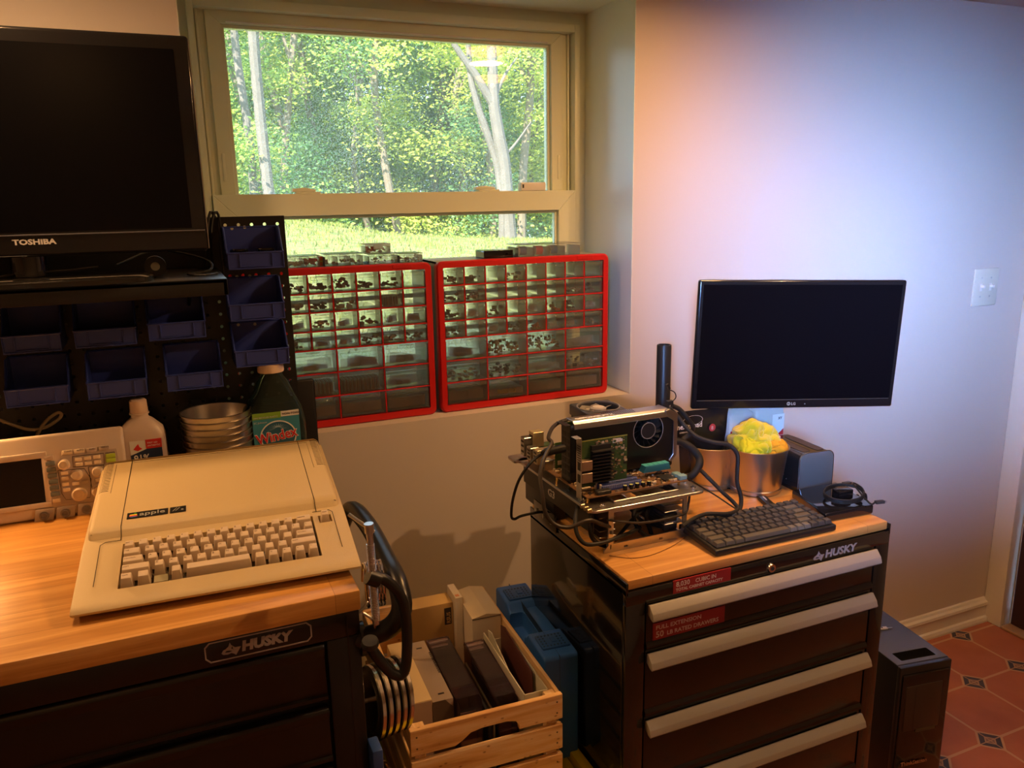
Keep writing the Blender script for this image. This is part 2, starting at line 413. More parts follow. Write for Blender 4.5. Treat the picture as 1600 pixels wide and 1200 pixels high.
mu = N.new('ShaderNodeMath'); mu.operation = 'MULTIPLY_ADD'; mu.inputs[1].default_value = .28; mu.inputs[2].default_value = .07; L.new(lt.outputs[0], mu.inputs[0])
m2 = N.new('ShaderNodeMixShader'); L.new(mu.outputs[0], m2.inputs[0]); L.new(m1.outputs[0], m2.inputs[1]); L.new(tl.outputs[0], m2.inputs[2]); L.new(m2.outputs[0], out.inputs[0])
MB().box(-.452, .452, .262, .266, .555, .980).build('pane', gm, us, smooth=False)
MB().box(-.46, .46, .222, .226, .055, .514).build('pane', gm, ls, smooth=False)
for x in (-.275, .235):
    b = MB(); b.box(x-.032, x+.032, .209, .240, .5665, .572, .002); b.prism([(x-.04, .572), (x+.02, .572), (x+.02, .578), (x-.01, .583), (x-.04, .580)], .212, .236, 'y', bev=.0015)
    b.build('sash_lock', vinyl, ls)
for x in (-.475, .475): MB().box(x-.004, x+.004, .2425, .246, .60, .67, .002).build('sash_latch', vinyl, us)
s = thing('window_sensor', (.375, .222, .5672), 'small white plastic alarm sensor box on top of the window meeting rail', 'sensor')
MB().box(-.04, .04, -.012, .012, 0, .024, .003).build('case', white, s); MB().box(-.036, -.031, -.0126, -.0122, .008, .018).build('magnet_slot', black, s)
# ceiling lights
for i, (x, y, e, c) in enumerate(LAMPS):
    lab = ['round ceiling light above the left workbench', 'round ceiling light reflected in the window pane', 'round ceiling light above the open computer', 'round ceiling light behind the camera'][i]
    t = thing('ceiling_light', (x, y, CE), lab, 'ceiling light', group='round ceiling lights')
    MB().lathe([(.092, 0), (.092, -.008), (.084, -.012), (.079, -.008), (.079, 0)]).build('trim_ring', white, t)
    MB().lathe([(0, -.040), (.03, -.039), (.058, -.034), (.076, -.020), (.078, -.006), (0, -.002)]).build('diffuser', mat('lamp_diffuser', (1, .8, .6), .5, emit=(1, .42, .12), es=7), t)
# double light switch
s = thing('light_switch', (2.01, -.04, .212), 'off white double toggle light switch plate on the right part of the wall', 'light switch')
MB().box(-.062, .062, -.006, 0, -.066, .066, .003).build('plate', mat('ivory_plastic', (.62, .60, .50), .35), s)
for x in (-.024, .024):
    MB().box(x-.006, x+.006, -.0062, -.004, -.013, .013).box(x-.0045, x+.0045, -.02, -.005, -.001, .009, .002, M=None).build('toggle', white, s)
    for z in (-.033, .033): MB().lathe([(0, .0014), (.003, .001), (.0034, 0)], 10, M=T(x, -.006, z) @ RX(PI/2)).build('screw', steel, s)
# ================================================================== OUTSIDE
grassm = mat('grass_ground', (.22, .33, .05), .9); nt, bs = nodes(grassm); N, L = nt.nodes, nt.links
tc = N.new('ShaderNodeTexCoord'); nz = N.new('ShaderNodeTexNoise'); nz.inputs['Scale'].default_value = 6; nz.inputs['Detail'].default_value = 8; L.new(tc.outputs['Object'], nz.inputs['Vector'])
cr2 = N.new('ShaderNodeValToRGB'); e = cr2.color_ramp.elements; e[0].position = .35; e[0].color = (.10, .15, .025, 1); e[1].position = .65; e[1].color = (.24, .22, .07, 1); L.new(nz.outputs['Fac'], cr2.inputs[0]); L.new(cr2.outputs[0], bs.inputs['Base Color'])
def gz(x, y):     # lawn rising away from the house, higher on the left
    t = max(0, y-.36); K = [(-20, .55), (-1, .42), (.8, .35), (1.5, .28), (2.1, .13), (3.1, .04), (4.7, -.04), (6.3, -.11), (30, -.4)]
    for (xa, za), (xb_, zb_) in zip(K, K[1:]):
        if xa <= x <= xb_: rg_ = za+(zb_-za)*(x-xa)/(xb_-xa); break
    else: rg_ = 0
    f = min(1, t/8.6)
    return -.04 + (rg_+.04)*f + .006*math.sin(x*3+y*2) * f - .07*max(0, t-8.6)
b = MB(); bm = b.bm
nx, ny = 40, 44
gv = [[bm.verts.new((-14+i*1.15, .37+(j/ny)**1.6*36, gz(-14+i*1.15, .37+(j/ny)**1.6*36))) for i in range(nx)] for j in range(ny)]
for j in range(ny-1):
    for i in range(nx-1): bm.faces.new((gv[j][i], gv[j][i+1], gv[j+1][i+1], gv[j+1][i]))
struct(b.build('ground_lawn', grassm))
# blades of grass (nobody could count them)
b = MB(); bm = b.bm
rg = random.Random(3)
blade = mat('grass_blade', (.18, .22, .04), .7); 
for k in range(30000):
    y = .5 + rg.random()**.8*9.5; x = -3.2 + rg.random()*(5.5+y*1.1); z = gz(x, y); a = rg.random()*PI; h = .02+.03*rg.random(); wd = .003+.003*rg.random()*(1+y*.2)
    dx, dy = math.cos(a)*wd, math.sin(a)*wd; lx, ly = rg.gauss(0, .012), rg.gauss(0, .012)
    f = bm.faces.new((bm.verts.new((x-dx, y-dy, z-.003)), bm.verts.new((x+dx, y+dy, z-.003)), bm.verts.new((x+lx, y+ly, z+h))))
tag(b.build('lawn_grass', blade, smooth=False), 'sunlit yellow green grass growing on the lawn outside the window', 'grass', kind='stuff')
# trees
def leafmat(name, c, tl):
    m = bpy.data.materials.new(name); m.use_nodes = True; nt = m.node_tree; N, L = nt.nodes, nt.links; N.clear()
    o = N.new('ShaderNodeOutputMaterial'); d = N.new('ShaderNodeBsdfDiffuse'); t = N.new('ShaderNodeBsdfTranslucent'); mx = N.new('ShaderNodeMixShader'); mx.inputs[0].default_value = .45
    gi = N.new('ShaderNodeNewGeometry'); rmp = N.new('ShaderNodeMix'); rmp.data_type = 'RGBA'
    rmp.inputs['A'].default_value = (*c, 1); rmp.inputs['B'].default_value = (*tl, 1); L.new(gi.outputs['Random Per Island'], rmp.inputs['Factor'])
    L.new(rmp.outputs['Result'], d.inputs[0]); L.new(rmp.outputs['Result'], t.inputs[0])
    L.new(d.outputs[0], mx.inputs[1]); L.new(t.outputs[0], mx.inputs[2]); L.new(mx.outputs[0], o.inputs[0]); return m
lf = [leafmat('leaves_green', (.16, .30, .07), (.42, .58, .13)), leafmat('leaves_yellow_green', (.34, .46, .08), (.75, .78, .18)), leafmat('leaves_blue_green', (.12, .26, .11), (.26, .46, .20))]
bark = mat('grey_bark', (.15, .135, .12), .9, bump=.6, bscale=30, var=.3, vscale=6)
barkd = mat('brown_bark', (.20, .16, .12), .9, bump=.6, bscale=30, var=.3, vscale=6)
def tree(stems, clumps, mt, bk, seed, label, group=None, n=290, lsz=.043):
    rg = random.Random(seed); p0 = Vector(stems[0][0][0])
    t = thing('tree', p0, label, 'tree', group=group)
    b = MB()
    for pts, r0_, r1_ in stems:
        b.tube([Vector(p)-p0 for p in pts], lambda s, a=r0_, c=r1_: a+(c-a)*s, 9, smooth=4)
    b.build('trunk', bk, t)
    b = MB(); bm = b.bm
    for (c, R) in clumps:
        c = Vector(c)-p0
        for k in range(int(n*R*R*4)+8):
            v = Vector((rg.gauss(0, 1), rg.gauss(0, 1), rg.gauss(0, .7)))*R*.5
            q = c+v; s_ = lsz*(.6+.8*rg.random()); a = Vector((rg.gauss(0, 1), rg.gauss(0, 1), rg.gauss(0, .6))).normalized(); o_ = a.orthogonal().normalized()
            bm.faces.new([bm.verts.new(q+w_) for w_ in (a*s_, o_*s_*.55, -a*s_*.8, -o_*s_*.55)])
    b.build('foliage', mt, t, smooth=False)
    return t
def P3(px, py, Y): return tuple(onY(px, py, Y))
def stem(px, Y, lean=0, top=8.5, seed=0, wig=.12):
    rg = random.Random(seed); x = onY(px, 330, Y).x; z0 = gz(x, Y)-.1
    return [(x+lean*k/6+rg.gauss(0, wig)*(k > 0), Y+rg.gauss(0, .1), z0+(top-z0)*k/6) for k in range(7)]
# the pale forked tree on the right
Yt = 10.5
xb = onY(797, 372, Yt)
fork = onY(772, 165, Yt)
st = [([(xb.x+.02, Yt, gz(xb.x, Yt)-.2), P3(793, 330, Yt), P3(788, 260, Yt), P3(780, 215, Yt), tuple(fork), P3(770, 120, Yt), P3(768, 60, Yt), P3(771, -60, Yt)], .125, .07),
      ([tuple(fork), P3(757, 140, Yt), P3(740, 112, Yt), P3(722, 88, Yt), P3(705, 60, Yt), P3(680, 0, Yt)], .075, .035),
      ([(xb.x-.1, Yt+.1, gz(xb.x, Yt)-.2), P3(786, 330, Yt), P3(778, 260, Yt+.1), P3(762, 210, Yt+.1), P3(748, 170, Yt+.1), P3(736, 125, Yt+.1), P3(733, 90, Yt+.1), P3(728, 20, Yt)], .085, .035),
      ([P3(774, 150, Yt), P3(790, 115, Yt), P3(808, 90, Yt)], .035, .012), ([P3(786, 245, Yt), P3(805, 225, Yt), P3(830, 190, Yt)], .03, .01)]
cl = [((fork.x+random.uniform(-1.6, 1.8), Yt+random.uniform(.3, 1.5), fork.z+random.uniform(.6, 4)), random.uniform(.5, .9)) for k in range(14)]
tree(st, cl, lf[1], bark, 5, 'tall pale barked tree with two forked trunks at the right of the window view')
# the pair of straight grey trunks on the left
for k, (px, lbl) in enumerate(((423, 'straight tall grey trunk, thickest near the left side of the window view'), (400, 'slimmer grey trunk just left of the thickest trunk outside'))):
    st = [(stem(px, 11+k, .05 if k == 0 else -.1, 9, k, .05), .09 if k == 0 else .07, .06 if k == 0 else .045)]
    c = st[0][0][4]
    tree(st, [((c[0]+random.uniform(-1.4, 1.4), 11+k+random.uniform(-.4, 1), random.uniform(1.2, 6)), random.uniform(.3, .6)) for q in range(9)], lf[k], bark, 20+k, lbl)
LB = ['slender dark tree in the woods beyond the lawn', 'leafy green tree deep in the woods']
for k in range(15):
    px = 360+k*38+random.uniform(-12, 12); Y = 12.5+random.uniform(0, 3.0)
    s = stem(px, Y, random.uniform(-1.3, 1.3), 9, 40+k, .16)
    stems = [(s, .06+.04*random.random(), .035)]
    for j in range(3):
        q = Vector(s[2+j]); a = random.uniform(-1, 1); stems.append(([tuple(q), tuple(q+Vector((a*.5, 0, .6))), tuple(q+Vector((a*1.2, 0, 1.7)))], .04, .012))
    cl = []
    for j in range(38):
        z = random.uniform(-.6, 7.5); f = min(1, (z-s[0][2])/(9-s[0][2])); x = s[0][0]+(s[6][0]-s[0][0])*f
        gap = (px < 470 and 4.6 < z) or (560 < px < 640 and z > 5.5)
        if gap and random.random() < .75: continue
        cl.append(((x+random.gauss(0, .9), Y+.7+random.gauss(0, .6), z), random.uniform(.35, .75)))
    tree(stems, cl, lf[(k*7) % 3 if k < 11 else (2 if k % 2 else 1)], barkd, 60+k, LB[0], group='slender trees beyond the lawn')
for k in range(12):
    x = -8+k*1.75; Y = 18+random.uniform(-1, 1.5)
    s = [(x, Y, gz(x, Y)-.1), (x+.1, Y, 2), (x, Y, 5), (x+.2, Y, 9)]
    cl = [((x+random.gauss(0, 1.0), Y+random.gauss(0, .6), random.uniform(-.9, 8.2 if not (k in (3, 4, 6)) else 6.3)), random.uniform(.8, 1.25)) for j in range(32)]
    tree([(s, .14, .05)], cl, lf[(k+1) % 2*2 if k % 3 else 0], barkd, 90+k, LB[1], group='leafy trees deep in the woods', n=150, lsz=.09)
# ================================================================== LEFT: WORKBENCH AND WHAT STANDS ON IT
BZ = -.048
oak = wood('butcher_block', (.44, .19, .04), (.57, .275, .065), (.69, .365, .105), 0, 1.0, .38, plank=.075)
cabm = mat('black_powder_coat', (.006, .0055, .0055), .34, spec=.5, coat=.15)
cabd = mat('black_drawer_face', (.008, .006, .005), .42)
logo_m = mat('grey_logo_print', (.36, .33, .34), .5)
def dog(mb, s, M, m):    # sled dog head of the maker's mark
    s *= 1.15; P = [(0, .1), (.10, -.05), (.32, -.10), (.5, -.02), (.62, -.14), (.72, -.30), (1.0, .42), (.70, .44), (.52, .72), (.46, .98), (.38, .62), (.22, .42), (.10, .36)]; P = [(a, c*.62+.1) for a, c in P]
    mb.prism([(x*s, y*s) for x, y in P], 0, .0006, 'z', M=M, m=m)
    mb.prism([(x*s, (y*.62+.1)*s) for x, y in [(.18, .14), (.40, .10), (.55, .16), (.42, .24), (.26, .26)]], .0006, .0009, 'z', M=M, m=cabm)
    mb.prism([(x*s, (y*.62+.1)*s) for x, y in [(.50, .42), (.60, .60), (.58, .40), (.66, .10), (.60, .30)]], .0006, .0009, 'z', M=M, m=cabm)
wb = thing('workbench', (-1.0, -.45, FL), 'long black rolling tool chest workbench with a thick butcher block top, at the left', 'workbench')
def wbp(mb, nm, m, **k): return mb.build(nm, m, wb, M=T(1.0, .45, -FL), **k)
# top: object coordinates keep grain along the bench
b = MB(); b.box(-1.62, -.411, -.824, -.05, BZ-.034, BZ, .003); wbp(b, 'worktop', oak)
b = MB(); b.box(-1.60, -.413, -.800, -.075, FL+.13, BZ-.0345, .004)
b.box(-1.60, -.413, -.815, -.800, -.128, BZ-.0345, .002)                      # top rail
b.box(-.467, -.413, -.815, -.800, FL+.13, -.128, .003); b.box(-1.60, -1.55, -.815, -.800, FL+.13, -.128, .003)
b.box(-.434, -.432, -.8156, -.815, FL+.14, -.09)
wbp(b, 'body', cabm)
for z1, z0 in ((-.132, -.232), (-.245, -.345), (-.355, -.505), (-.515, -.665), (-.675, -.85), (-.86, -.99)):
    b = MB(); b.prism([(-.800, z0), (-.813, z0), (-.813, z1-.022), (-.819, z1-.006), (-.816, z1), (-.80, z1)], -1.545, -.471, 'x', bev=.0015)
    b.prism([(-.813, z0+.012), (-.8165, z0+.010), (-.8165, z0+.004), (-.813, z0)], -1.545, -.471, 'x')
    wbp(b, 'drawer', cabd)
for x in (-1.52, -.50):
    for y in (-.74, -.15):
        b = MB(); b.box(x-.03, x+.03, y-.03, y+.03, FL+.10, FL+.13, .003, m=cabm); b.cyl((x-.016, y, FL+.05), (x+.016, y, FL+.05), .05, n=24, m=rubber); b.cyl((x-.018, y, FL+.05), (x+.018, y, FL+.05), .02, m=steel)
        b.box(x-.022, x-.018, y-.02, y+.02, FL+.04, FL+.10); b.box(x+.018, x+.022, y-.02, y+.02, FL+.04, FL+.10); wbp(b, 'caster', cabm)
b = MB(); M = T(-.566, -.8152, -.104) @ FRONT
hw, hh, c = .078, .0145, .007
oct_ = lambda a, e, q: [(-a+q, -e), (a-q, -e), (a, -e+q), (a, e-q), (a-q, e), (-a+q, e), (-a, e-q), (-a, -e+q)]
O, I = oct_(hw, hh+.002, c), oct_(hw-.002, hh, c-.001)
for i in range(8):
    j = (i+1) % 8; b.prism([O[i], O[j], I[j], I[i]], 0, .0007, 'z', M=M)
b.text('HUSKY', .0215, M @ T(-.026, -.0072, 0), bold=.0013, ext=.0005, shear=.12, sx=1.05); dog(b, .0245, M @ T(-.055, -.0095, 0), None)
wbp(b, 'badge', logo_m)
# push handle on the right side
b = MB(); q = [(-.415, -.50, -.125), (-.385, -.50, -.09), (-.362, -.53, -.03), (-.35, -.62, -.028), (-.348, -.74, -.043), (-.348, -.81, -.055), (-.352, -.845, -.085), (-.372, -.835, -.118), (-.415, -.80, -.145)]
b.tube(q, .0165, 14, smooth=5); b.cyl((-.4135, -.5, -.125), (-.405, -.5, -.125), .028); b.cyl((-.4135, -.80, -.145), (-.405, -.80, -.145), .028)
wbp(b, 'push_handle', mat('black_tube', (.012, .012, .012), .3))
# pegboard back of the bench, with real holes
pegm = mat('black_pegboard', (.010, .010, .011), .38)
pb = thing('pegboard', (-.9, -.10, BZ), 'tall black perforated steel back panel at the rear of the workbench', 'pegboard')
hp = .0275; b = MB(); bm = b.bm; PX1, PZ1 = -.386, .517; ncol, nrow = 22, 20; X_0 = PX1-ncol*hp; Z_0 = PZ1-.004-nrow*hp
for yy, fl_ in ((-.104, 1), (-.102, 0)):
    for i in range(ncol):
        for j in range(nrow):
            cx, cz = X_0+(i+.5)*hp, Z_0+(j+.5)*hp; sq = []; hx = []
            if cx < -.53 and cz > .395:
                bm.faces.new([bm.verts.new((cx+hp/2*a_, yy, cz+hp/2*c_)) for a_, c_ in ((-1, -1), (1, -1), (1, 1), (-1, 1))]); continue
            for k in range(8):
                t = k*PI/4+PI/8; c_, s_ = math.cos(t), math.sin(t); mxx = max(abs(c_), abs(s_))
                sq.append(bm.verts.new((cx+hp/2*[1, .414, -.414, -1, -1, -.414, .414, 1][k], yy, cz+hp/2*[.414, 1, 1, .414, -.414, -1, -1, -.414][k])))
                hx.append(bm.verts.new((cx+.0038*c_, yy, cz+.0038*s_)))
            for k in range(8): bm.faces.new((sq[k], sq[(k+1) % 8], hx[(k+1) % 8], hx[k]))
            for a, c_ in ((0, 1), (2, 3), (4, 5), (6, 7)):
                k0, k1 = a, c_
                cxn = cx+hp/2*[1, -1, -1, 1][a//2]; czn = cz+hp/2*[1, 1, -1, -1][a//2]
                v = bm.verts.new((cxn, yy, czn)); bm.faces.new((sq[k0], v, sq[k1])) if a in (0, 4) else bm.faces.new((sq[k0], v, sq[k1]))
b.box(-1.62, X_0, -.104, -.102, BZ, PZ1); b.box(X_0, PX1, -.104, -.102, PZ1-.004, PZ1)
if Z_0 > BZ: b.box(X_0, PX1, -.104, -.102, BZ, Z_0)
b.box(PX1, PX1+.002, -.104, -.085, BZ, PZ1)
b.build('panel', pegm, pb, smooth=False, M=T(.9, .10, -BZ))
MB().box(-.524, -.5215, -.112, -.104, .355, PZ1, .0005).build('joint_strip', mat('edge_highlight', (.10, .10, .10), .35), pb, M=T(.9, .10, -BZ))  # paler strip paints the thin highlight along the panel edge
b = MB()
for px, py in ((362, 357), (382, 355), (370, 432), (390, 431), (372, 507), (398, 506)):
    P = onY(px, py, -.104); b.cyl((P.x, -.109, P.z), (P.x, -.104, P.z), .0035, n=10)
b.build('screw', mat('pale_screw', (.6, .6, .5), .4), pb, M=T(.9, .10, -BZ))
sh = thing('shelf', (-.9, -.26, .39), 'black steel shelf fixed to the pegboard under the television', 'shelf')
b = MB(); b.box(-1.6, -.536, -.42, -.106, .402, .411, .002); b.box(-1.6, -.536, -.42, -.412, .381, .411, .002); b.box(-.545, -.536, -.42, -.106, .381, .41, .002)
b.build('board', mat('black_shelf', (.016, .016, .016), .30), sh, M=T(.9, .26, -.39))
b = MB()
for x in (-.60, -1.4): b.prism([(-.108, .40), (-.40, .40), (-.108, .33)], x-.003, x+.003, 'x', bev=.001)
b.build('bracket', pegm, sh, M=T(.9, .26, -.39))
# ------------------------------------------------ television
TY = -.36
tvr, tvb = onY(285, 55, TY).z, onY(327, 391, TY).z
tx1 = -.559; tw = .60; tcx = tx1-tw/2; tz0, tz1 = tvb, tvr
tv = thing('television', (tcx, TY+.03, .4115), 'black flat screen television standing on the shelf above the workbench', 'television', rz=math.radians(0))
Mi = T(-tcx, -TY-.03, -.4115)
b = MB(); b.box(tx1-tw, tx1, TY, TY+.035, tz0, tz1, .006, 3); b.box(tx1-tw+.06, tx1-.06, TY+.03, TY+.075, tz0+.04, tz1-.05, .012, 3)
b.build('cabinet', mat('tv_gloss', (.008, .008, .009), .16, coat=.3), tv, M=Mi)
MB().box(tx1-tw+.026, tx1-.026, TY-.0006, TY+.002, tz0+.042, tz1-.024).build('screen', screenm, tv, M=Mi, label='dark switched off screen')
b = MB(); b.box(tx1-tw+.004, tx1-.004, TY-.003, TY-.0002, tz0+.036, tz0+.0385, .0005); b.build('bezel_line', mat('dark_chrome_line', (.10, .10, .12), .25), tv, M=Mi)
b = MB(); b.box(tx1-.0005, tx1+.0012, TY+.002, TY+.02, tz0+.004, tz1-.004); b.build('side_trim', mat('silver_edge', (.45, .45, .45), .3, metal=1), tv, M=Mi)
P = onY(20, 383, TY); MB().text('TOSHIBA', .0125, T(P.x, TY-.0004, P.z) @ FRONT, bold=.0005, ext=.0003, sx=1.28).build('lettering', mat('silver_letters', (.60, .56, .52), .4), tv, M=Mi)
b = MB(); b.cyl((tcx, TY+.04, .425), (tcx, TY+.04, tz0+.05), .03); loft(b, [(.4115, .20, .085, 5, tcx, TY+.02), (.420, .20, .085, 5, tcx, TY+.02), (.4235, .19, .078, 5, tcx, TY+.02)], 48)
b.build('stand', mat('tv_stand_gloss', (.01, .009, .008), .1, coat=.5), tv, M=Mi)
b = MB(); b.lathe([(.0, .0), (.019, 0), (.019, .02), (0, .02)], 24, M=T(-.655, -.30, .432) @ RX(PI/2)); b.lathe([(.008, .0202), (.0, .0202)], 20, M=T(-.655, -.30, .432) @ RX(PI/2), m=mat('roll_core', (.30, .28, .20), .6))
tag(b.build('tape_roll', black), 'small dark roll lying on the shelf under the right part of the television', 'tape roll')
b = MB(); b.tube([(-.72, -.33, .438), (-.66, -.20, .455), (-.60, -.22, .448), (-.555, -.25, .432), (-.56, -.30, .418), (-.60, -.32, .4145), (-.57, -.36, .4145), (-.548, -.33, .4145)], .0022)
b.tube([(-.546, -.14, .415), (-.542, -.13, .48), (-.532, -.12, .522), (-.522, -.112, .522), (-.520, -.108, .47)], .003); b.tube([(-.56, -.15, .415), (-.548, -.13, .49), (-.538, -.118, .528), (-.528, -.112, .515)], .003)
b.tube([(-.96, -.34, .4165), (-.88, -.335, .43), (-.80, -.335, .432), (-.75, -.33, .436)], .0022)
tag(b.build('television_cable', rubber), 'thin black cables looping on the shelf behind the television', 'cable')
# ------------------------------------------------ blue bins on the pegboard
def blue_bin(w=.125, d=.095, h=.085):
    t = thing('storage_bin', (0, 0, 0), '', 'storage bin')
    pr = [(0, 0), (-d+.004, 0), (-d, .004), (-d, .40*h), (-d*.80, .44*h), (-d*.42, h), (0, h)]
    b = MB()
    for s in (-1, 1): b.prism(pr, *sorted((s*w/2, s*(w/2-.003))), 'x', bev=.0008, seg=1)
    b.box(-w/2+.002, w/2-.002, -d+.002, 0, 0, .003); b.box(-w/2+.002, w/2-.002, -.003, 0, 0, h, .0008, 1)
    b.box(-w/2+.001, w/2-.001, -d, -d+.003, 0, .40*h, .0008, 1)
    for s in (-1, 1):                                   # rims on the side walls
        b.tube([(s*w/2, -.002, h), (s*w/2, -d*.42, h), (s*w/2, -d*.80, .44*h), (s*w/2, -d, .40*h)], .0022, 6, smooth=0)
    b.tube([(-w/2, -d, .40*h), (w/2, -d, .40*h)], .0022, 6, smooth=0); b.tube([(-w/2, -.002, h), (w/2, -.002, h)], .0022, 6, smooth=0)
    # label holder with raised edges
    for x0, x1, z0, z1 in ((-w*.30, w*.30, .0045, .0065), (-w*.30, -w*.30+.003, .005, .38*h), (w*.30-.003, w*.30, .005, .38*h), (-w/2, -w/2+.003, .002, .38*h), (w/2-.003, w/2, .002, .38*h), (-w/2, w/2, 0, .003)):
        b.box(x0, x1, -d-.003, -d+.001, z0, z1, .0006, 1)
    b.build('bin_body', bluebin, t)
    return t
proto = blue_bin()
spots = [(357, 445, 420, 'top of the right column, with two pucks'), (360, 446, 500, 'middle of the right column'), (369, 453, 571, 'bottom of the right column'),
         (5, 98, 551, 'upper row, left bin'), (118, 215, 541, 'upper row, middle bin'), (233, 323, 530, 'upper row, right bin'),
         (10, 110, 633, 'lower row, left bin'), (138, 232, 621, 'lower row, middle bin'), (262, 350, 608, 'lower row, right bin')]
bins = []
for i, (a, c, y, l) in enumerate(spots):
    o = proto if i == 0 else copy_tree(proto)
    A_, B_ = onY(a, y, -.20), onY(c, y, -.20); o.location = ((A_.x+B_.x)/2, -.1055, (A_.z+B_.z)/2); o.scale = ((B_.x-A_.x)/.125, 1, 1)
    o['label'] = 'open blue bin on the pegboard, '+l; o['group'] = 'blue bins on the pegboard'; bins.append(o)
for k, dx in enumerate((-.03, .025)):
    b = MB(); b.lathe([(0, 0), (.017, 0), (.019, .003), (.019, .036), (.017, .038), (0, .038)], 24)
    b.lathe([(.0192, .008), (.0195, .012), (.0192, .016)], 24, m=mat('grey_band', (.12, .12, .12), .3))
    o = b.build('black_puck', blackg); o.location = Vector(bins[0].location)+Vector((dx, -.058, .0032)); tag(o, 'round glossy black puck in the top blue bin, '+('left one' if k == 0 else 'right one'), 'puck', 'black pucks in the top bin')
# black upright plate behind the pegboard edge
b = MB(); P = onY(471, 592, -.07); Q = onY(497, 690, -.07)
b.box(-.40, Q.x+.0, -.080, -.072, BZ, P.z, .006, 3); tag(b.build('metal_plate', black), 'narrow black plate standing behind the right edge of the pegboard', 'metal plate')
# ------------------------------------------------ oscilloscope
s_t = math.radians(13); sy = -.272; sx1 = -.752; sx0 = sx1-.325; shh = .152
osc = thing('oscilloscope', (sx1, sy, BZ), 'pinkish white bench oscilloscope with dark screen and many knobs', 'oscilloscope')
om = mat('oscilloscope_shell', (.62, .52, .44), .45); om2 = mat('oscilloscope_fascia', (.50, .42, .37), .5)
SM = T(sx1, sy, BZ+.012) @ RX(-s_t)              # local: x to the left negative, z up along the panel, y into the body
Oi = T(-sx1, -sy, -BZ)
b = MB(); b.box(-.325, 0, 0, .02, -.010, shh, .006, 3, M=SM)
b.prism([(.012, 0), (.110, .0), (.118, shh-.03), (.018, shh-.004)], -.315, -.008, 'x', bev=.006, M=SM)
b.build('housing', om, osc, M=Oi)
n_ = (SM.to_3x3() @ Vector((0, -1, 0))); p0_ = SM @ Vector((0, -.0005, 0)); SI = SM.inverted()
def sc(cx_, cy_): P = SI @ onP(cx_/6.665, 660+cy_/6.665, p0_, n_); return P.x, P.z
ax, az = sc(418, 375); bx_, bz_ = sc(492, 828)
sxr = (ax+bx_)/2
MB().box(sxr-.15, sxr, -.0012, .002, bz_, az, .0006, 1, M=SM).build('screen', mat('scope_screen', (.012, .008, .006), .25), osc, M=Oi, label='dark recessed screen')
b = MB()    # raised bezel around the screen
for x0, x1, z0, z1 in ((sxr-.16, sxr+.010, az, az+.012), (sxr-.16, sxr+.010, bz_-.010, bz_), (sxr, sxr+.010, bz_, az)): b.box(x0, x1, -.004, .001, z0, z1, .0018, 2, M=SM)
b.build('screen_bezel', om, osc, M=Oi)
b = MB()
pan = [sc(640, 345), sc(1210, 270), sc(1245, 430), sc(1100, 800), sc(640, 850), sc(570, 560)]
b.prism([(a_, c_) for a_, c_ in pan], -.0012, .001, 'y', M=SM); b.build('control_fascia', om2, osc, M=Oi)
for x, y, r in ((668, 440, .0095), (800, 545, .0095), (828, 745, .013), (1015, 512, .0095), (1035, 715, .013)):
    u, v = sc(x, y); b = MB(); b.lathe([(r*1.15, 0), (r*1.12, .003), (r*.95, .004), (r*.85, .014), (r*.75, .016), (0, .016)], 28, M=SM @ T(u, -.001, v) @ RX(PI/2)); b.lathe([(r*.45, .0162), (r*.4, .0158), (0, .0156)], 16, M=SM @ T(u, -.001, v) @ RX(PI/2), m=om2)
    b.build('knob', mat('knob_cream', (.66, .54, .42), .4), osc, M=Oi)
btm, grb, lg = mat('button_cream', (.80, .68, .52), .4, emit=None), mat('button_grey', (.16, .18, .18), .45), mat('button_green', (.45, .60, .05), .4)
btns = [(700, 312, 'b', 2), (826, 298, 'b', 2), (955, 285, 'g2', 2), (1083, 262, 'g2', 2), (815, 385, 'b', 1), (912, 372, 'b', 1), (1008, 358, 'b', 1), (825, 437, 'b', 1), (922, 424, 'b', 1), (1018, 411, 'b', 1),
        (672, 528, 'b', 1), (678, 584, 'b', 1), (685, 643, 'b', 1), (695, 700, 'b', 1), (790, 635, 'b', 1), (888, 618, 'g2', 1), (1030, 600, 'b', 1), (1170, 493, 'b', 1), (508, 368, 'g2', 1.3),
        (525, 430, 'g', 1.3), (535, 492, 'g', 1.3), (545, 555, 'g', 1.3), (558, 618, 'g', 1.3), (568, 682, 'g', 1.3), (578, 745, 'g', 1.3), (590, 812, 'b', 1.1), (1152, 345, 'l', 1.4), (1155, 392, 'l', 1.4)]
for x, y, k, s_ in btns:
    u, v = sc(x, y); hw = .0062*min(s_, 1.5); hh = .0034*(1.25 if s_ > 1 else 1)
    MB().box(u-hw, u+hw, -.0045, 0, v-hh, v+hh, .0012, 2, M=SM).build('button', {'b': btm, 'g': grb, 'g2': om2, 'l': lg}[k], osc, M=Oi)
b = MB(); ln = mat('dark_print', (.05, .04, .04), .6)
def pl(pts, r=.0006):
    q = [SM @ Vector((sc(*p)[0], -.0016, sc(*p)[1])) for p in pts]; b.tube(q, r, 4, smooth=0)
pl([(605, 500), (880, 480), (905, 520), (950, 590), (940, 780), (690, 805), (645, 740), (605, 500)]); pl([(755, 355), (1080, 320), (1085, 440), (765, 465), (755, 355)])
pl([(920, 465), (1080, 445), (1110, 640), (1090, 780), (1000, 785), (960, 700), (920, 465)]); pl([(1100, 440), (1230, 420), (1235, 520)]); pl([(1095, 320), (1190, 305), (1205, 415)])
for t_, x, y in (('CLEAR', 668, 303), ('AUTO', 800, 290), ('RUN', 930, 278), ('SINGLE', 1050, 258)): u, v = sc(x, y+8); b.text(t_, .0038, SM @ T(u, -.0048, v) @ FRONT, ext=.0002, sx=1.2)
